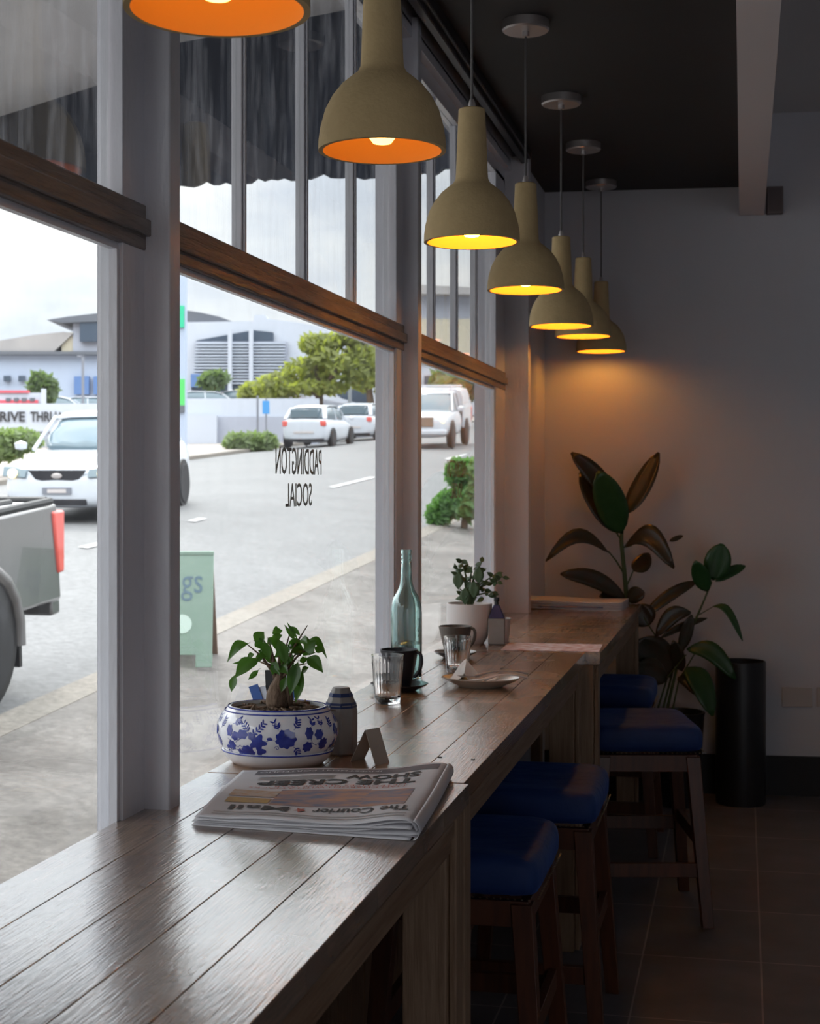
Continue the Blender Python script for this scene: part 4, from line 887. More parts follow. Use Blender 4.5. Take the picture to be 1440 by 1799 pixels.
for (x, y, lab) in ((-.585, 7.53, 'dark pot hidden behind the counter end, holding the rubber plant'), (-.31, 7.50, 'dark pot behind the pulled-out stool, holding the leggy broadleaf plant')):
    tag(MB().lathe([(0, 0), (.085, 0), (.10, .02), (.125, .44), (.13, .46), (.118, .46), (.112, .43), (0, .43)], 36).build('plant_pot', M['satin_black'], None, smooth=40, loc=(x, y, 0)), lab, 'plant pot')
tag(MB().lathe([(0, 0), (.120, 0), (.122, .01), (.122, .69), (.120, .70), (.114, .70), (.113, .64), (0, .64)], 48).build('waste_bin', M['satin_black'], None, smooth=40, loc=(-.012, 7.63, 0)), 'tall round black bin standing against the end wall', 'bin')
def wallbox(name, m, u0, u1, v0, v1, th, lab, cat, group=None):
    # on the end wall, measured along it
    def hit(u, v):
        dv = P(u, v, 1) - Vector((0, 0, CAMZ)); n_ = TB.to_3x3() @ Vector((0, 1, 0)); o_ = TB.translation
        t = (o_ - Vector((0, 0, CAMZ))).dot(n_) / dv.dot(n_); q = Vector((0, 0, CAMZ)) + dv * t; return TB.inverted() @ q
    a, b = hit(u0, v1), hit(u1, v0)
    e = empty(name, TB @ Vector(((a.x + b.x) / 2, 0, (a.z + b.z) / 2)), R(4.5), label=lab, cat=cat, group=group)
    wx, wz = (b.x - a.x) / 2, (b.z - a.z) / 2
    return e, wx, wz
for k, (u0, u1) in enumerate(((1373, 1426), (1434, 1487))):
    e, wx, wz = wallbox('power_outlet', None, u0, u1, 1208, 1241, .01, ['white double power outlet low on the end wall, right of the bin', 'second power outlet low on the end wall, cut by the right edge'][k], 'power outlet', 'power outlets on the end wall')
    MB().box(-wx, wx, -.011, 0, -wz, wz).build('cover_plate', M['plastic_white'], e, bevel=.002)
    for s_ in (-1, 1): MB().box(s_ * wx * .5 - .006, s_ * wx * .5 + .006, -.014, -.011, wz * .3, wz * .75).build('switch', M['plastic_white'], e)
e, wx, wz = wallbox('junction_box', None, 1346, 1374, 330, 378, .03, 'small dark box high on the end wall beside the pale beam', 'junction box')
MB().box(-wx, wx, -.05, 0, -wz, wz).build('box_body', mat('grey_box', (.20, .16, .16), .7), e, bevel=.003)
MB().box(-wx * .8, wx * .8, -.054, -.05, -wz * .85, wz * .85).build('box_cover', mat('grey_box_cover', (.16, .13, .13), .7), e)

# ================================================================== OUTSIDE
def gz(x, y):
    w_ = max(0, -x); pts = [(0, 0), (5, .625), (8, .98), (9.5, 1.06), (12, 1.02), (16.5, .80), (400, .80)]
    for (a, p), (b, q) in zip(pts, pts[1:]):
        if w_ <= b: return -1.157 + .0623 * y + p + (q - p) * (w_ - a) / (b - a)
def strip(name, m, x0, x1, y0, y1, dz, lab, cat, th=.0, nx=6):
    ny = max(2, int((y1 - y0) / 4)); mb = MB()
    mb.grid(lambda u, v: (x1 + (x0 - x1) * u, y0 + (y1 - y0) * v, gz(x1 + (x0 - x1) * u, y0 + (y1 - y0) * v) + dz), nx, ny)
    if th: mb.grid(lambda u, v: (x1, y0 + (y1 - y0) * v, gz(x1, y0 + (y1 - y0) * v) + dz - th * u), 1, ny); mb.grid(lambda u, v: (x0, y0 + (y1 - y0) * v, gz(x0, y0 + (y1 - y0) * v) + dz - th * u), 1, ny)
    return tag(mb.build(name, m, None, smooth=80), lab, cat, kind='structure')
strip('footpath', M['pave'], -4.6, -1.14, -16, 160, .0, 'speckled asphalt footpath outside the shop windows', 'footpath')
strip('kerb', M['kerb'], -4.85, -4.6, -16, 160, .005, 'pale concrete kerb along the near footpath', 'kerb', th=.15, nx=1)
strip('road', M['road'], -16.5, -4.85, -16, 160, -.09, 'grey asphalt street rising away from the cafe', 'road', nx=14)
strip('kerb', M['kerb'], -16.75, -16.5, -16, 160, .02, 'pale kerb along the far side of the street', 'kerb', th=.15, nx=1)
strip('footpath', M['farpath'], -60, -16.75, -16, 160, .02, 'pale footpath and ground across the street', 'footpath', nx=8)
dsh = [(-7.86, 17.1, 1.3), (-7.86, 20.8, .5), (-7.84, 28.4, 3.4), (-7.84, 40, 3), (-7.84, 52, 3), (-7.86, 9, 3)]
for k, (x, y, l) in enumerate(dsh):
    tag(MB().grid(lambda u, v: (x - .06 + .12 * u, y + l * v, gz(x - .06 + .12 * u, y + l * v) - .082), 1, 4).build('lane_marking', M['line'], None), ['short white lane dash left of the window post', 'tiny white lane dash right of the window post', 'long white lane dash right of the window lettering', 'white lane dash farther up the street', 'farthest white lane dash up the street', 'white lane dash behind the grey pickup'][k], 'road marking', 'white lane dashes', kind='structure')
# awning over the footpath
aw = empty('street_awning', (-2.6, 5, 3.9), label='awning over the footpath with grey underside and dark navy end board', cat='awning')
def A_(x, y, z): return (x + 2.6, y - 5, z - 3.9)
awp = [(-4.45, 3.44), (-3.98, 3.59), (-3.4, 3.73), (-2.93, 3.93), (-2.04, 4.04), (-1.21, 4.20)]
sf = MB()
for (xa, za), (xb, zb) in zip(awp, awp[1:]):
    sf.hexa([A_(xa, -3, za), A_(xb, -3, zb), A_(xb, 7.6, zb), A_(xa, 7.6, za), A_(xa, -3, za + .06), A_(xb, -3, zb + .06), A_(xb, 7.6, zb + .06), A_(xa, 7.6, za + .06)])
def awz(x):
    for (xa, za), (xb, zb) in zip(awp, awp[1:]):
        if x <= xb + 1e-6: return za + (zb - za) * (x - xa) / (xb - xa) + .05
sf.build('soffit', M['awn'], aw)
vb = MB(); rnd = random.Random(4); n_ = 90; bot = []
for k in range(n_ + 1):
    x = -4.45 + 3.24 * k / n_; bot.append((x, 3.175 + rnd.uniform(-.014, .014) + .008 * math.sin(k * .7) + .005 * math.sin(k * .23)))
top = [(x, awz(x)) for x, z in bot]
for y in (7.60, 7.63):
    o = len(vb.v); vb.v += [A_(x, y, z) for x, z in bot] + [A_(x, y, z) for x, z in top]
    vb.f += [(o + k, o + k + 1, o + n_ + 2 + k, o + n_ + 1 + k) for k in range(n_)]; vb.m += [0] * n_
m_ = 2 * (n_ + 1); vb.f += [(k, k + 1, m_ + k + 1, m_ + k) for k in range(n_)]; vb.m += [0] * n_
vb.build('end_board', M['navy'], aw, smooth=0)
MB().hexa([A_(-4.5, -3, 3.30), A_(-4.45, -3, 3.30), A_(-4.45, 7.6, 3.30), A_(-4.5, 7.6, 3.30), A_(-4.5, -3, 3.6), A_(-4.45, -3, 3.6), A_(-4.45, 7.6, 3.6), A_(-4.5, 7.6, 3.6)]).build('front_board', M['navy'], aw)
# A-frame sign on the footpath
az = gz(-4.45, 11.4)
af = empty('sandwich_board', (-4.47, 11.5, az), R(15), label='mint green folding sandwich board standing on the near footpath', cat='sign board')
def panel(mb, y0, y1, w0, h, hole=True, mi=0):
    # leaning board from y0 at the foot to y1 at the top, with a cut-out between its feet
    for (xa, xb, za, zb) in ((-w0, -w0 + .13, 0, .10), (w0 - .13, w0, 0, .10), (-w0, w0, .10, h)):
        ya, yb = y0 + (y1 - y0) * za / h, y0 + (y1 - y0) * zb / h
        mb.hexa([(xa, ya, za), (xb, ya, za), (xb, ya + .02, za), (xa, ya + .02, za), (xa, yb, zb), (xb, yb, zb), (xb, yb + .02, zb), (xa, yb + .02, zb)], mi)
f1 = MB(); panel(f1, -.20, -.012, .30, .90); f1.build('front_panel', M['mint'], af, bevel=.004)
f2 = MB(); panel(f2, .52, .01, .29, .90); f2.build('back_panel', M['ply'], af, bevel=.004)
MB().box(-.30, .30, -.02, .03, .885, .915).build('top_hinge', M['mint'], af, bevel=.004)
def afp(x, y): return (x, -.20 + .188 * y / .90 - .003, y)
tx = text_mb('gs', .17, .20, lambda x, y: afp(.045 + x, .52 + y)); tx.build('script_letters', M['mintlet'], af, smooth=0)
ic = MB(); ic.lathe([(.0, 0), (.075, 0), (.0, .001)], 24); 
ic.v = [afp(.06 + a, .34 + b) for a, b, c in ic.v]; ic.build('pale_emblem', mat('pale_mint', (.50, .62, .55), .6), af)

# ---- vehicles
def loft(stations, sect):
    """closed loft; sect(station) gives a ring of (y, z)"""
    mb = MB(); n = None; vs = []
    for st in stations:
        ring = sect(st); n = len(ring); vs += [(st[0], y, z) for y, z in ring]
    fs = [(i * n + k, i * n + (k + 1) % n, (i + 1) * n + (k + 1) % n, (i + 1) * n + k) for i in range(len(stations) - 1) for k in range(n)]
    fs += [tuple(range(n - 1, -1, -1)), tuple(range((len(stations) - 1) * n, len(stations) * n))]
    mb.add(vs, fs); return mb
def bsect(st):
    x, w_, zl, zt = st; half = [(0, zl), (w_ * .80, zl), (w_ * .95, zl + .08), (w_, zl + (zt - zl) * .40), (w_ * .985, zl + (zt - zl) * .72), (w_ * .90, zt - .04), (w_ * .74, zt), (0, zt + .02)]
    return half + [(-y, z) for y, z in half[::-1] if y > 0]
def wheel_obj(e, x, y, r, sgn):
    w_ = empty('wheel', (x, y, r)); w_.parent = e
    MB().lathe([(r * .62, -.10), (r * .92, -.10), (r, -.06), (r, .06), (r * .92, .10), (r * .62, .10)], 32).build('tyre', M['tyre'], w_, smooth=50).rotation_euler = (PI / 2, 0, 0)
    rm = MB().lathe([(0, .02), (r * .16, .03), (r * .16, .0), (r * .60, .0), (r * .64, .06), (r * .64, -.06), (0, -.06)], 28)
    for k in range(5):
        a = 2 * PI * k / 5; rm.bar((0, 0, .045), (math.cos(a) * r * .62, math.sin(a) * r * .62, .05), .05, .03)
    o = rm.build('rim', M['alloy'], w_); o.rotation_euler = (-PI / 2 if sgn > 0 else PI / 2, 0, 0)
    return w_
def wheels(e, xs, hw, r):
    for x in xs:
        for s_ in (-1, 1):
            MB().lathe([(0, -.02), (r * 1.17, -.02), (r * 1.17, .02), (0, .02)], 32, (0, 0, 0)).build('wheel_arch', M['black'], e, loc=(x, s_ * (hw - .012), r + .015)).rotation_euler = (PI / 2, 0, 0)
            wheel_obj(e, x, s_ * (hw - .07), r, s_)
def sedan(loc, rz, lab, lit=True, hatch=False, mm='carwhite', group=None, name='car', scale=1):
    e = empty(name, loc, rz, label=lab, cat='car', group=group); hw = .87
    if not hatch:
        st = [(2.20, .50, .30, .55), (2.16, .68, .22, .66), (2.0, .80, .18, .74), (1.6, .86, .17, .82), (1.0, .87, .17, .92), (.4, .87, .17, .95), (-.6, .87, .17, .96), (-1.4, .86, .17, .99), (-1.95, .83, .20, 1.00), (-2.12, .76, .28, .96), (-2.18, .60, .36, .80)]
        gs = [(1.05, .70, .66, .92, .94), (.35, .73, .60, .93, 1.38), (.0, .74, .60, .94, 1.43), (-.8, .74, .59, .95, 1.42), (-1.2, .72, .58, .96, 1.33), (-1.75, .68, .62, .97, 1.00)]
    else:
        st = [(1.98, .50, .30, .60), (1.92, .68, .22, .70), (1.7, .80, .18, .78), (1.2, .85, .17, .88), (.6, .85, .17, .95), (-.6, .85, .17, .98), (-1.5, .84, .17, 1.02), (-1.88, .80, .22, 1.03), (-1.97, .74, .30, 1.0), (-2.0, .60, .36, .90)]
        gs = [(1.10, .68, .66, .90, .93), (.45, .72, .58, .93, 1.38), (.1, .73, .58, .94, 1.46), (-.9, .73, .58, .97, 1.47), (-1.4, .72, .57, 1.0, 1.41), (-1.85, .70, .60, 1.02, 1.06)]
    loft(st, bsect).build('body', M[mm], e, smooth=60, sub=2)
    def gsect(s_, gr=0):
        x, wb_, wt, zb, zt = s_; half = [(0, zb - .06), (wb_ + .02 + gr, zb - .06), (wb_ + (wt - wb_) * .5 + .03 + gr, (zb + zt) / 2), (wt + gr, zt - .03), (wt * .8, zt + gr), (0, zt + .01 + gr)]
        return half + [(-y, z) for y, z in half[::-1] if y > 0]
    loft(gs, gsect).build('windows', M['carglass'], e, smooth=50, sub=1)
    rf = MB()
    g = gs
    def rp(i, f=1.0, dz=.012): return (g[i][0], g[i][2] * f, g[i][4] + dz)
    rows = []
    for i in range(1, 5):
        x, wb_, wt, zb, zt = g[i]; rows.append([(x, y * wt * 1.03, zt + .016 - .035 * (abs(y) ** 3) - (.02 if i in (1, 4) else 0)) for y in (-1, -.9, -.6, 0, .6, .9, 1)])
    rf.add([p for r_ in rows for p in r_], [(i * 7 + j, i * 7 + j + 1, (i + 1) * 7 + j + 1, (i + 1) * 7 + j) for i in range(3) for j in range(6)])
    rf.build('roof', M[mm], e, smooth=60, solid=.025)
    pl_ = MB()
    for s_ in (-1, 1):
        pl_.bar((g[0][0], s_ * (g[0][1] + .02), g[0][3]), (g[1][0], s_ * g[1][2] * 1.02, g[1][4]), .045, .045)
        mx_ = -.32; pl_.bar((mx_, s_ * (.735), .93), (mx_ - .03, s_ * .60, 1.40), .05, .06)
        pl_.bar((g[4][0] - .40, s_ * (g[5][1] + .015), g[5][3]), (g[4][0], s_ * g[4][2] * 1.02, g[4][4] - .01), .16, .05)
    pl_.build('pillars', M[mm], e, bevel=.01)
    wheels(e, (1.32, -1.28) if not hatch else (1.22, -1.22), hw, .31)
    fx = st[0][0]
    if lit:
        for s_ in (-1, 1):
            MB().hexa([(-.22, -.19, -.075), (.06, -.17, -.06), (-.06, .19, -.045), (-.22, .19, -.045), (-.24, -.19, .05), (.0, -.17, .05), (-.12, .19, .085), (-.24, .19, .085)] if s_ > 0 else [(-.22, .19, -.075), (-.22, -.19, -.045), (-.06, -.19, -.045), (.06, .17, -.06), (-.24, .19, .05), (-.24, -.19, .085), (-.12, -.19, .085), (.0, .17, .05)]).build('headlight_housing', M['carglass'], e, bevel=.01, loc=(2.17, s_ * .60, .66))
            MB().lathe([(0, -.05), (.062, -.02), (.062, .03), (0, .045)], 20).build('headlight', M['headlamp'], e, loc=(2.17, s_ * .62, .655)).rotation_euler = (0, PI / 2, 0)
        MB().lathe([(0, -.05), (.10, -.02), (.10, .03), (0, .06)], 20, sy=.9).build('indicator', M['indicator'], e, loc=(2.03, .775, .68)).rotation_euler = (0, PI / 2, 0)
        gp = [(-.40, .74), (.40, .74), (.30, .62), (.12, .575), (-.12, .575), (-.30, .62)]
        MB().prism([(y, z) for y, z in gp], -.02, .02, T=Matrix.Translation((2.17, 0, -.04)) @ Matrix.Rotation(PI / 2, 4, 'Z')).build('grille', M['satin_black'], e)
        MB().lathe([(0, -.01), (.075, 0), (0, .01)], 20, sx=.5, sy=1).build('badge', M['steel'], e, loc=(2.205, 0, .625)).rotation_euler = (0, PI / 2, 0)
        MB().box(2.16, 2.215, -.20, .20, .38, .47).build('number_plate', M['pole'], e); MB().box(2.213, 2.219, -.13, .13, .40, .45).build('plate_face', M['plastic_white'], bpy.data.objects[-1] if False else e)
        MB().box(2.08, 2.205, -.40, .40, .235, .315).build('lower_intake', M['satin_black'], e, bevel=.01)
        for s_ in (-1, 1): MB().lathe([(0, 0), (.055, 0), (0, .02)], 16).build('fog_lamp', M['pole'], e, loc=(2.09, s_ * .66, .34)).rotation_euler = (0, PI / 2, 0)
    else:
        rx = st[-1][0]
        MB().box(rx - .02, rx + .10, -.36, .36, .52, .60).build('number_plate', M['plastic_white'], e)
        for s_ in (-1, 1): MB().box(-.12, .06, -.10, .10, -.10, .10).build('tail_light', M['redlens'], e, bevel=.03, loc=(rx + .13, s_ * .68, .86 if hatch else .82))
        MB().box(rx + .02, rx + .3, -.70, .70, .24, .34).build('rear_bumper_insert', M['satin_black'], e, bevel=.01)
        MB().box(g[5][0] + .05, g[4][0] + .12, -.50, .50, 1.06, 1.36, T=Matrix.Translation((-.12, 0, 0))).build('rear_screen', M['carglass'], e, bevel=.02)
    for s_ in (-1, 1): MB().lathe([(0, -.07), (.07, -.05), (.08, .03), (0, .07)], 14, sx=.7, sy=1.2).build('door_mirror', M[mm], e, loc=(.78, s_ * 1.0, .98))
    return e
def grd(x, y): return gz(x, y) - .09
def pose(o):   # tilt with the street
    o.rotation_mode = 'XYZ'; rz = o.rotation_euler.z
    fwd = Vector((math.cos(rz), math.sin(rz), 0)); x, y = o.location.x, o.location.y
    sl_ = (gz(x + fwd.x, y + fwd.y) - gz(x - fwd.x, y - fwd.y)) / 2
    o.rotation_euler = (0, -math.atan(sl_), rz)
s1 = sedan((-9.56, 21.63, grd(-9.56, 21.63)), R(-90 + 7), 'white sedan with lit headlights driving in the far lane behind the window post'); s1.scale = (1.03, 1.03, 1.05); pose(s1)
p1 = sedan((-14.9, 52.4, grd(-14.9, 52.4)), R(90), 'white parked hatchback nearest, its red tail lights right of the lettering', lit=False, hatch=True, group='parked white cars across the street'); pose(p1)
p2 = sedan((-14.9, 59.0, grd(-14.9, 59.0)), R(90), 'white parked hatchback just ahead of the nearest parked one', lit=False, hatch=True, group='parked white cars across the street'); pose(p2)

# grey pickup at the left edge
def pickup(loc, rz, lab, mm, name='pickup_truck', canopy=False, lit=False):
    e = empty(name, loc, rz, label=lab, cat='pickup truck'); hw = .92
    st = [(2.6, .55, .42, .80), (2.55, .75, .34, .95), (2.3, .88, .32, 1.03), (1.6, .92, .32, 1.10), (.9, .92, .32, 1.14), (.0, .92, .32, 1.16), (-.7, .92, .32, 1.17)]
    loft(st, bsect).build('cab_body', M[mm], e, smooth=60, sub=2)
    # tray
    tr_ = MB(); x0, x1 = -2.55, -.72
    for s_ in (-1, 1):
        n = 10
        def side(u, v, s_=s_):
            x = x1 + (x0 - x1) * u; z = .55 + .75 * v; return (x, s_ * (hw - .02 * abs(v - .6) ** 1.5 * 2 + .0), z)
        tr_.hexa([(x0, s_ * (hw - .10), .55), (x1, s_ * (hw - .10), .55), (x1, s_ * (hw - .02), .55), (x0, s_ * (hw - .02), .55), (x0 + .06, s_ * (hw - .09), 1.29), (x1, s_ * (hw - .09), 1.24), (x1, s_ * (hw - .01), 1.24), (x0 + .06, s_ * (hw - .01), 1.29)])
    tr_.hexa([(x0, -hw + .05, .55), (x0 + .08, -hw + .05, .55), (x0 + .08, hw - .05, .55), (x0, hw - .05, .55), (x0 + .02, -hw + .06, 1.29), (x0 + .09, -hw + .06, 1.29), (x0 + .09, hw - .06, 1.29), (x0 + .02, hw - .06, 1.29)])
    tr_.box(x0 + .05, x1, -hw + .08, hw - .08, .60, .66)
    tr_.build('tray_body', M[mm], e, bevel=.03)
    rl = MB()
    for s_ in (-1, 1): rl.tube([(x0 + .10, s_ * (hw - .05), 1.305), (x1, s_ * (hw - .05), 1.265)], .03, 8)
    rl.tube([(x0 + .06, -hw + .1, 1.305), (x0 + .06, hw - .1, 1.305)], .03, 8)
    for s_ in (-1, 1): rl.tube([(x0 + .35, s_ * (hw - .25), 1.31), (x1, s_ * (hw - .25), 1.30)], .028, 8)
    rl.build('tray_rail', M['black'] if not canopy else M[mm], e)
    if not canopy:
        tn_ = MB()
        for k in range(3): tn_.hexa([(x0 + .15 + k * .6, -hw + .12, 1.27), (x0 + .70 + k * .6, -hw + .12, 1.27), (x0 + .70 + k * .6, hw - .12, 1.27), (x0 + .15 + k * .6, hw - .12, 1.27), (x0 + .15 + k * .6, -hw + .12, 1.30), (x0 + .70 + k * .6, -hw + .12, 1.30), (x0 + .70 + k * .6, hw - .12, 1.30), (x0 + .15 + k * .6, hw - .12, 1.30)])
        tn_.build('tray_cover', M['alloy'], e, bevel=.01)
        MB().tube([(x0 + .95, 0, 1.30), (x0 + 1.0, 0, 1.42), (x0 + 1.05, .2, 1.42)], .012, 8).build('aerial', M['black'], e)
    else:
        loft([(x1 + .02, .88, 1.0, 1.80), (x1 - .1, .88, 1.0, 1.86), (x0 + .25, .86, 1.0, 1.86), (x0 + .02, .84, 1.0, 1.70)], bsect).build('canopy', M[mm], e, smooth=40)
    MB().box(x0 - .05, x0 + .10, -hw + .06, hw - .06, .44, .56).build('rear_bumper', M[mm], e, bevel=.02)
    for s_ in (-1, 1):
        MB().hexa([(-.05, -.05, -.22), (.05, -.05, -.22), (.05, .05, -.22), (-.05, .05, -.22), (-.06, -.06, .25), (.13, -.06, .25), (.13, .06, .25), (-.06, .06, .25)]).build('tail_light', M['redlens'], e, bevel=.02, loc=(x0 + .03, s_ * (hw - .05), .98))
    g = [(1.0, .78, .66, 1.10, 1.12), (.35, .80, .66, 1.12, 1.62), (.0, .80, .67, 1.13, 1.72), (-.5, .80, .67, 1.14, 1.72), (-.74, .80, .66, 1.15, 1.62)]
    def gs_(s_):
        x, wb_, wt, zb, zt = s_; half = [(0, zb - .06), (wb_ + .02, zb - .06), (wt, zt - .03), (wt * .8, zt), (0, zt + .01)]; return half + [(-y, z) for y, z in half[::-1] if y > 0]
    loft(g, gs_).build('windows', M['carglass'], e, smooth=50)
    rf = MB().hexa([(-.75, -.68, 1.68), (.25, -.68, 1.66), (.25, .68, 1.66), (-.75, .68, 1.68), (-.72, -.62, 1.76), (.1, -.62, 1.76), (.1, .62, 1.76), (-.72, .62, 1.76)]); rf.build('roof', M[mm], e, bevel=.03)
    pp = MB()
    for s_ in (-1, 1): pp.bar((1.0, s_ * .80, 1.12), (.30, s_ * .67, 1.66), .06, .06); pp.bar((-.72, s_ * .82, 1.10), (-.72, s_ * .68, 1.70), .12, .06); pp.bar((.02, s_ * .82, 1.12), (-.0, s_ * .68, 1.70), .06, .05)
    pp.build('pillars', M[mm], e, bevel=.01)
    wheels(e, (1.65, -1.30), hw, .39)
    if not canopy:
        for s_ in (-1, 1):
            fl_ = MB(); pts = [(-1.30 + .50 * math.cos(a), s_ * (hw + .0), .42 + .50 * math.sin(a)) for a in [R(q) for q in range(-10, 191, 20)]]
            fl_.tube(pts, .055, 8); fl_.build('wheel_flare', M[mm], e, smooth=70); MB().box(-1.80, -1.76, s_ * hw - .12, s_ * hw + .02, .18, .62).build('mud_flap', M['black'], e)
    if lit:
        for s_ in (-1, 1):
            MB().lathe([(0, -.05), (.13, 0), (0, .05)], 18).build('headlight', M['headlamp'] if s_ > 0 else M['alloy'], e, loc=(2.50, s_ * .68, .86)).rotation_euler = (0, PI / 2, 0)
        MB().box(2.5, 2.62, -.45, .45, .66, .96).build('grille', M['ply'], e, bevel=.02); MB().box(2.4, 2.66, -.86, .86, .42, .58).build('front_bumper', M[mm], e, bevel=.04)
        rk = MB()
        for x in (.1, -.5, -1.2, -2.0): rk.bar((x, -.62, 1.93 if x < -.7 else 1.86), (x, .62, 1.93 if x < -.7 else 1.86), .05, .05)
        for s_ in (-1, 1): rk.bar((.15, s_ * .62, 1.90), (-2.2, s_ * .62, 1.92), .04, .05); rk.bar((.1, s_ * .6, 1.72), (.1, s_ * .6, 1.9), .04, .04)
        rk.build('roof_rack', M[mm], e)
    for s_ in (-1, 1): MB().lathe([(0, -.09), (.08, -.06), (.09, .05), (0, .09)], 14, sx=.7, sy=1.2).build('door_mirror', M[mm], e, loc=(.85, s_ * 1.06, 1.2))
    return e
pk = pickup((-5.92, 8.05, grd(-5.92, 8.05)), R(-90), 'dark grey pickup truck tail at the left edge, its red tail light facing right', 'cargrey'); pose(pk)
ut = pickup((-9.75, 47.6, grd(-9.75, 47.6)), R(-90 + 2), 'white pickup truck with canopy and rack facing us in the farthest window', 'carwhite', canopy=True, lit=True); pose(ut)
for k, (x, y) in enumerate([(-9.2, 62), (-9.0, 72), (-12.0, 78)]):
    c = sedan((x, y, grd(x, y)), R(-90), ['car behind the white pickup truck up the street', 'second car in the queue up the street', 'farthest car up the street'][k], hatch=False, mm=['carwhite', 'cargrey', 'carwhite'][k], group='queue of cars up the street'); pose(c)

# ---- foliage
def blob_tree(name, loc, parts, mkey, lab, cat, group=None, trunk=None, n=900, ls=.25, seed=1):
    rnd = random.Random(seed); e = empty(name, loc, label=lab, cat=cat, group=group); mb = MB()
    for k in range(n):
        c, r = rnd.choice(parts); c = Vector(c)
        d = Vector((rnd.gauss(0, 1), rnd.gauss(0, 1), rnd.gauss(0, 1))).normalized() * (rnd.random() ** .35)
        p = c + Vector((d.x * r[0], d.y * r[1], d.z * r[2])); a = Vector((rnd.uniform(-1, 1), rnd.uniform(-1, 1), rnd.uniform(-1, 1))).normalized(); s = ls * rnd.uniform(.6, 1.3)
        b = a.orthogonal().normalized() * s * .35; a = a * s
        mb.add([p - a, p - a * .3 + b, p + a * .4 + b * .9, p + a, p + a * .4 - b * .9, p - a * .3 - b], [(0, 1, 2, 3, 4, 5)])
    mb.build('foliage', M[mkey], e, smooth=0)
    if trunk:
        tb_ = MB()
        for pts, rr in trunk: tb_.tube(pts, rr, 8)
        tb_.build('trunk', M['twig'], e, smooth=70)
    return e
def frame(u, v, d):   # local frame facing the camera side of the street: returns world point
    return P(u, v, d)
def tree_at(name, u, vb, d, parts, mkey, lab, cat='tree', trunk_px=None, n=900, ls=.25, seed=1, group=None):
    b = P(u, vb, d); k = d / FPX; pr_ = [((a * k, 0 + dy, -c * k), (ra * k, ra * k * .8, rc * k)) for a, c, ra, rc, dy in parts]
    tr_ = None
    if trunk_px: tr_ = [([(a * k, dy, -c * k) for a, c, dy in pts], rr) for pts, rr in trunk_px]
    return blob_tree(name, b, pr_, mkey, lab, cat, group, tr_, n, ls, seed)
tree_at('street_tree', 612, 740, 62, [(-10, -105, 70, 38, 0), (-85, -85, 55, 30, .5), (-50, -135, 40, 22, 0), (10, -150, 35, 20, 0), (-130, -60, 45, 28, 0), (25, -95, 45, 40, 0), (-60, -60, 60, 12, 0), (-190, -55, 30, 18, 1)], 'tree_a', 'spreading yellow-green street tree above the parked cars',
        trunk_px=[([(-55, 0, 0), (-53, -50, 0), (-60, -100, 0)], [.22, .16, .08]), ([(-53, -50, 0), (-20, -90, 0), (0, -130, 0)], [.14, .10, .05]), ([(-55, -45, 0), (-100, -80, 0)], [.12, .05])], n=3600, ls=.21, seed=3)
tree_at('street_tree', 660, 748, 69, [(0, -95, 30, 28, 0), (10, -130, 26, 25, 0), (-25, -80, 25, 18, 0), (15, -60, 14, 10, 0)], 'tree_a', 'thin-leaved street tree with dark trunks beside the window post',
        trunk_px=[([(-4, 0, 0), (-12, -60, 0), (-8, -140, 0)], [.20, .16, .06]), ([(6, 10, 1), (-2, -60, 1), (12, -120, 1)], [.2, .14, .05])], n=1300, ls=.22, seed=5)
tree_at('street_tree', 375, 700, 74.5, [(0, -32, 26, 14, 0)], 'tree_b', 'small rounded tree behind the white wall', n=300, ls=.34, seed=8)
tree_at('street_tree', 795, 705, 75, [(0, -20, 38, 28, 0), (40, -35, 36, 34, 0), (-30, -40, 25, 20, 2)], 'tree_b', 'dull green trees at the top of the street beyond the pickup', n=800, ls=.4, seed=9)
tree_at('shrub', 76, 705, 64, [(-8, -26, 18, 24, 0), (10, -20, 17, 24, 0)], 'tree_b', 'dark round shrub behind the drive-through wall', 'shrub', n=700, ls=.26, seed=12)
tree_at('hedge', 10, 780, 36, [(-30, -2, 60, 24, 0), (15, -8, 40, 20, 0), (40, -5, 26, 18, 0), (-10, 12, 45, 18, 0)], 'grass', 'clipped green hedge left of the white sedan', 'hedge', n=2600, ls=.12, seed=13)
tree_at('tussock', 415, 790, 52, [(0, -12, 20, 13, 0)], 'grass', 'round tussock of green leaves on the far kerb, left one', 'shrub', n=500, ls=.22, seed=14, group='tussocks on the far kerb')
tree_at('tussock', 440, 790, 52, [(0, -12, 18, 14, 0)], 'grass', 'round tussock of green leaves on the far kerb, middle one', 'shrub', n=500, ls=.22, seed=15, group='tussocks on the far kerb')
tree_at('tussock', 466, 788, 52, [(0, -11, 18, 12, 0)], 'grass', 'round tussock of green leaves on the far kerb, right one', 'shrub', n=500, ls=.22, seed=16, group='tussocks on the far kerb')
tree_at('leafy_bush', 815, 925, 24.0, [(10, -45, 38, 34, 0), (-30, -38, 26, 22, 0), (30, -90, 30, 30, 0), (-5, -95, 26, 24, 0), (40, -60, 22, 50, 0), (-45, -20, 20, 16, 0)], 'hedge', 'bushy green shrub on the near footpath beyond the farthest window', 'bush',
        trunk_px=[([(0, 4, 0), (5, -60, 0)], [.06, .03])], n=2600, ls=.12, seed=17)

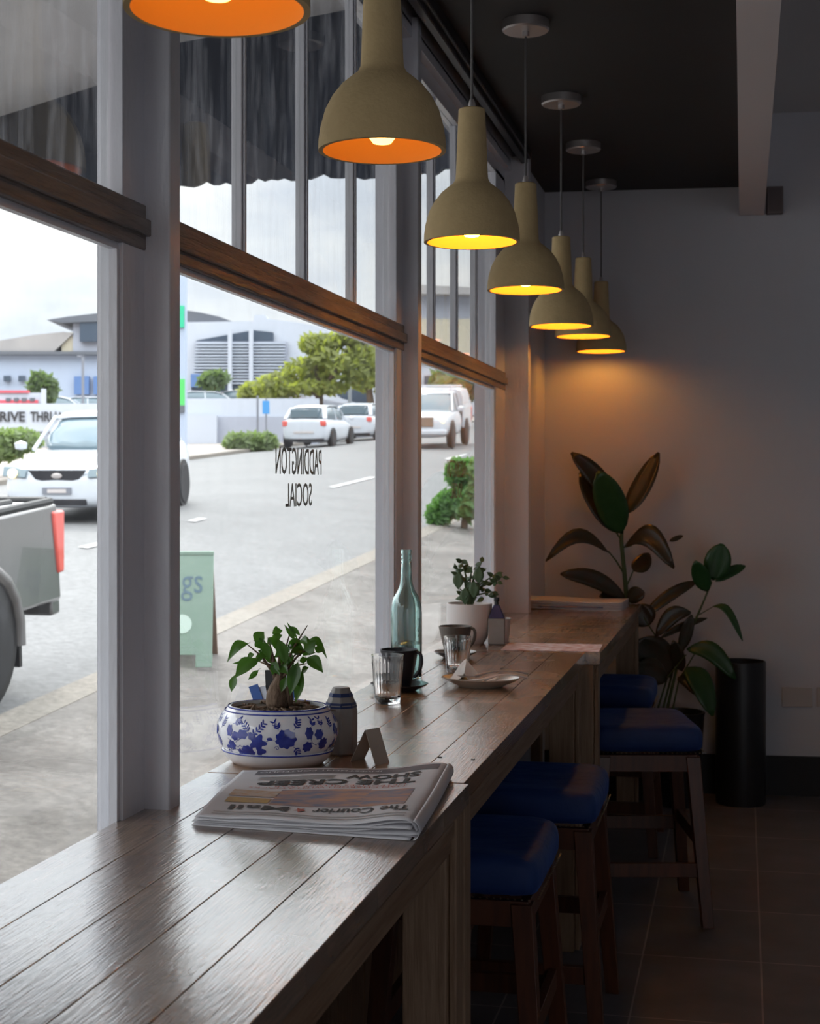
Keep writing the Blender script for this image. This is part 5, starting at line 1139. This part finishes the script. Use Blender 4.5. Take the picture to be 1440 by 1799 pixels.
# ---- buildings and walls across the street, set square to the view of the street corner
RZ = TH
def bx(e, name, m, u0, u1, v0, v1, d, depth, d0, org, bevel=0):
    """box whose street face spans those bounds at distance d, in the parent's own frame"""
    o = org; a, b = P(u0, v1, d), P(u1, v0, d)
    Ri = Matrix.Rotation(-RZ, 3, 'Z'); a, b = Ri @ (a - o), Ri @ (b - o)
    return MB().box(a.x, b.x, a.y, a.y + depth, a.z, b.z).build(name, m, e, bevel=bevel)
def site(name, u, v, d, lab, cat, group=None):
    o = P(u, v, d); return empty(name, o, RZ, label=lab, cat=cat, group=group), o
def quad(e, name, m, pts, d, depth, org):
    Ri = Matrix.Rotation(-RZ, 3, 'Z'); q = [Ri @ (P(u, v, d) - org) for u, v in pts]
    return MB().prism([(p.x, p.z) for p in q], q[0].y, q[0].y + depth).build(name, m, e, smooth=0)
# long pale blue building on the left
b1, o1 = site('building', 80, 712, 84, 'long pale blue building with grey hipped roof behind the drive-through wall', 'building')
bx(b1, 'wall', M['bldg'], -60, 190, 622, 716, 84, 14, 0, o1)
quad(b1, 'roof', M['roof'], [(-60, 604), (0, 598), (60, 588), (112, 583), (128, 586), (90, 622), (-60, 624)], 83.6, 6, o1)
bx(b1, 'gutter', M['roofdk'], -60, 250, 617, 623, 83.4, 1, 0, o1)
bx(b1, 'upper_storey', M['cream'], 108, 178, 584, 618, 83.8, 6, 0, o1); bx(b1, 'upper_wall', M['bldggrey'], 128, 250, 560, 618, 83.7, 6, 0, o1)
quad(b1, 'upper_roof', M['roofdk'], [(82, 562), (120, 556), (180, 549), (250, 552), (250, 562), (108, 567)], 83.2, 8, o1)
bx(b1, 'dark_window', M['windk'], 140, 176, 562, 600, 83.3, .5, 0, o1)
for (a, b) in ((6, 17), (32, 43), (-20, -9)): bx(b1, 'small_window', M['windk'], a, b, 660, 670, 83.6, .3, 0, o1)
for (a, b) in ((130, 156), (164, 190)): bx(b1, 'blue_door', M['winblue'], a, b, 661, 693, 83.6, .3, 0, o1)
# white building with louvres
b2, o2 = site('building', 420, 700, 78, 'white building with louvred upper floor behind the white wall', 'building')
quad(b2, 'parapet', M['bldgw'], [(326, 566), (445, 564), (447, 553), (466, 553), (470, 560), (520, 566), (700, 600), (700, 700), (326, 700)], 80, 10, o2)
quad(b2, 'dark_roof', M['roofdk'], [(326, 545), (352, 549), (384, 556), (412, 566), (326, 566)], 80.5, 4, o2)
quad(b2, 'opening', M['windk'], [(345, 598), (400, 588), (445, 580), (480, 584), (480, 600), (345, 602)], 79.8, .4, o2)
lv = MB(); Ri = Matrix.Rotation(-RZ, 3, 'Z')
for k in range(14):
    v = 602 + k * 5.4; a, b = Ri @ (P(344 - k * .5, v + 2.4, 79.4) - o2), Ri @ (P(500, v, 79.4) - o2); lv.box(a.x, b.x, a.y, a.y + .3, a.z, b.z)
lv.build('louvres', M['slat'], b2)
bx(b2, 'louvre_backing', M['bldggrey'], 342, 505, 600, 678, 79.7, .2, 0, o2)
for u in (400, 437): bx(b2, 'post', M['bldgw'], u, u + 7, 578, 690, 79.2, .3, 0, o2)
bx(b2, 'undercroft', M['windk'], 336, 520, 678, 704, 79.5, .3, 0, o2); bx(b2, 'blue_panel', M['winblue'], 335, 353, 657, 680, 79.2, .3, 0, o2)
# red and white shop behind the wall, grey sheds to the right
b3, o3 = site('building', 560, 700, 72, 'low white shop with red fascia behind the parked cars', 'building')
quad(b3, 'wall', M['bldgw'], [(455, 690), (500, 688), (520, 694), (560, 700), (560, 712), (455, 712)], 70, 4, o3)
quad(b3, 'fascia', M['signred'], [(458, 680), (535, 680), (535, 690), (458, 690)], 69.6, .5, o3)
for a in (474, 490): bx(b3, 'small_window', M['windk'], a, a + 9, 696, 703, 69.6, .3, 0, o3)
b4, o4 = site('building', 640, 760, 74, 'grey and white sheds behind the street trees', 'building')
quad(b4, 'gable', M['bldgw'], [(535, 690), (565, 676), (600, 700), (640, 712), (640, 770), (535, 770)], 76, 1.0, o4)
bx(b4, 'dark_shed', M['bldggrey'], 585, 660, 675, 720, 77.5, 1.5, 0, o4); bx(b4, 'shed_openings', M['windk'], 592, 652, 684, 712, 77.2, .3, 0, o4)
bx(b4, 'white_wall', M['bldgw'], 652, 740, 660, 768, 75, 6, 0, o4)
b5, o5 = site('building', 800, 600, 110, 'cream building at the top of the street seen through the upper lights', 'building')
bx(b5, 'wall', M['cream'], 738, 900, 560, 640, 110, 8, 0, o5); bx(b5, 'upper_wall', M['bldggrey'], 738, 900, 512, 560, 110.5, 8, 0, o5); quad(b5, 'roof', M['roof'], [(730, 500), (860, 506), (900, 512), (900, 518), (730, 516)], 109, 9, o5)
bx(b5, 'lower_wall', M['bldgw'], 738, 900, 640, 730, 110.2, 8, 0, o5)
bx(b5, 'window_band', M['windk'], 745, 770, 660, 682, 109.7, .3, 0, o5)
# drive-through wall with its lettering
w1, ow = site('boundary_wall', 60, 760, 56, 'low white wall lettered DRIVE THRU at the left', 'wall')
bx(w1, 'wall', M['bldgw'], -80, 200, 709, 758, 56, .4, 0, ow); bx(w1, 'plinth', M['bldggrey'], -80, 200, 755, 800, 56.1, .4, 0, ow)
Rz = Matrix.Rotation(RZ, 3, 'Z')
def wtx(u, v, d, org):
    Ri = Matrix.Rotation(-RZ, 3, 'Z'); a = Ri @ (P(u, v, d) - org); return lambda x, y: (a.x + x, a.y, a.z + y)
tm = text_mb('DRIVE', 62 * 56 / FPX, 18 * 56 / FPX, wtx(-18, 741, 55.93, ow), bold=.03); text_mb('THRU', 46 * 56 / FPX, 18 * 56 / FPX, wtx(53, 741, 55.93, ow), bold=.03, mb=tm)
text_mb("'", 3 * 56 / FPX, 7 * 56 / FPX, wtx(104, 731, 55.93, ow), mb=tm)
tm.build('lettering', M['inkdark'], w1, smooth=0)
sr, os_ = site('banner_sign', 30, 708, 60, 'red and white banner boards above the drive-through wall', 'sign')
bx(sr, 'white_board', M['bldgw'], -60, 72, 690, 708, 60, .2, 0, os_); bx(sr, 'red_stripe', M['signred'], -60, 50, 686, 690, 59.9, .2, 0, os_); bx(sr, 'red_stripe', M['signred'], -60, 66, 703, 708, 59.9, .2, 0, os_)
bx(sr, 'end_post', M['bldgw'], 72, 79, 683, 710, 59.8, .2, 0, os_)
for k in range(4): bx(sr, 'dark_letters', M['roofdk'], 10 + k * 14, 18 + k * 14, 699, 705, 59.85, .1, 0, os_)
# white wall right of the totem
w2, ow2 = site('boundary_wall', 420, 775, 58, 'long blank white wall behind the tussocks across the street', 'wall')
bx(w2, 'wall', M['bldgw'], 322, 560, 700, 732, 58.4, .4, 0, ow2); bx(w2, 'lower_wall', M['bldggrey'], 375, 560, 732, 790, 58.2, .5, 0, ow2); bx(w2, 'return_wall', M['bldgw'], 322, 380, 730, 790, 57.8, .5, 0, ow2)
quad(w2, 'ramp_wall', M['bldggrey'], [(545, 700), (560, 700), (620, 712), (690, 728), (690, 775), (545, 775)], 66, .4, ow2)
# totem sign
tt, ot = site('totem_sign', 308, 800, 50, 'tall white totem sign with green panels beside the window post', 'sign')
bx(tt, 'column', M['bldg'], 285, 325, 440, 800, 50, .5, 0, ot); bx(tt, 'teal_panel', M['green1'], 285, 323, 537, 575, 49.9, .12, 0, ot); bx(tt, 'green_panel', M['green2'], 285, 324, 666, 712, 49.9, .12, 0, ot); bx(tt, 'dark_panel', M['roofdk'], 285, 324, 712, 724, 49.9, .12, 0, ot)
# poles and small signs
sp, osp = site('street_sign', 467, 775, 57, 'blue street sign on a thin grey pole above the tussocks', 'sign')
bx(sp, 'pole', M['pole'], 465.8, 468.4, 700, 778, 57, .06, 0, osp); bx(sp, 'sign_plate', M['signblue'], 461, 473, 704, 727, 56.9, .05, 0, osp)
pp, opp = site('signal_pole', 452, 775, 57.3, 'slim brown pole left of the blue street sign', 'pole')
bx(pp, 'pole', M['pole'], 450.5, 454, 695, 778, 57.3, .1, 0, opp)
lp, olp = site('lamp_post', 145, 735, 58, 'dark lamp post standing in front of the blue doors', 'lamp post')
bx(lp, 'pole', M['pole'], 143, 147, 625, 760, 58.4, .1, 0, olp); bx(lp, 'lamp_arm', M['pole'], 135, 147, 624, 627, 58.4, .1, 0, olp)
wp, owp = site('utility_pole', 613, 760, 64, 'white utility pole between the two street trees', 'pole')
bx(wp, 'pole', M['bldgw'], 611, 617, 600, 760, 64, .15, 0, owp)
# cars parked behind the walls
for k, (u, v, d, a) in enumerate([(372, 712, 70, 10), (438, 709, 75.6, 6), (108, 722, 67.5, 0), (172, 722, 70, 0)]):
    q = P(u, v, d); c = sedan((q.x, q.y, q.z - .85), RZ + R(a), ['white car roof showing over the blank white wall, left of the poles', 'white car roof showing over the wall behind the poles', 'pale car behind the drive-through wall, left of the lamp post', 'pale car behind the drive-through wall, right of the lamp post'][k], lit=False, hatch=True, group='cars parked behind the walls')
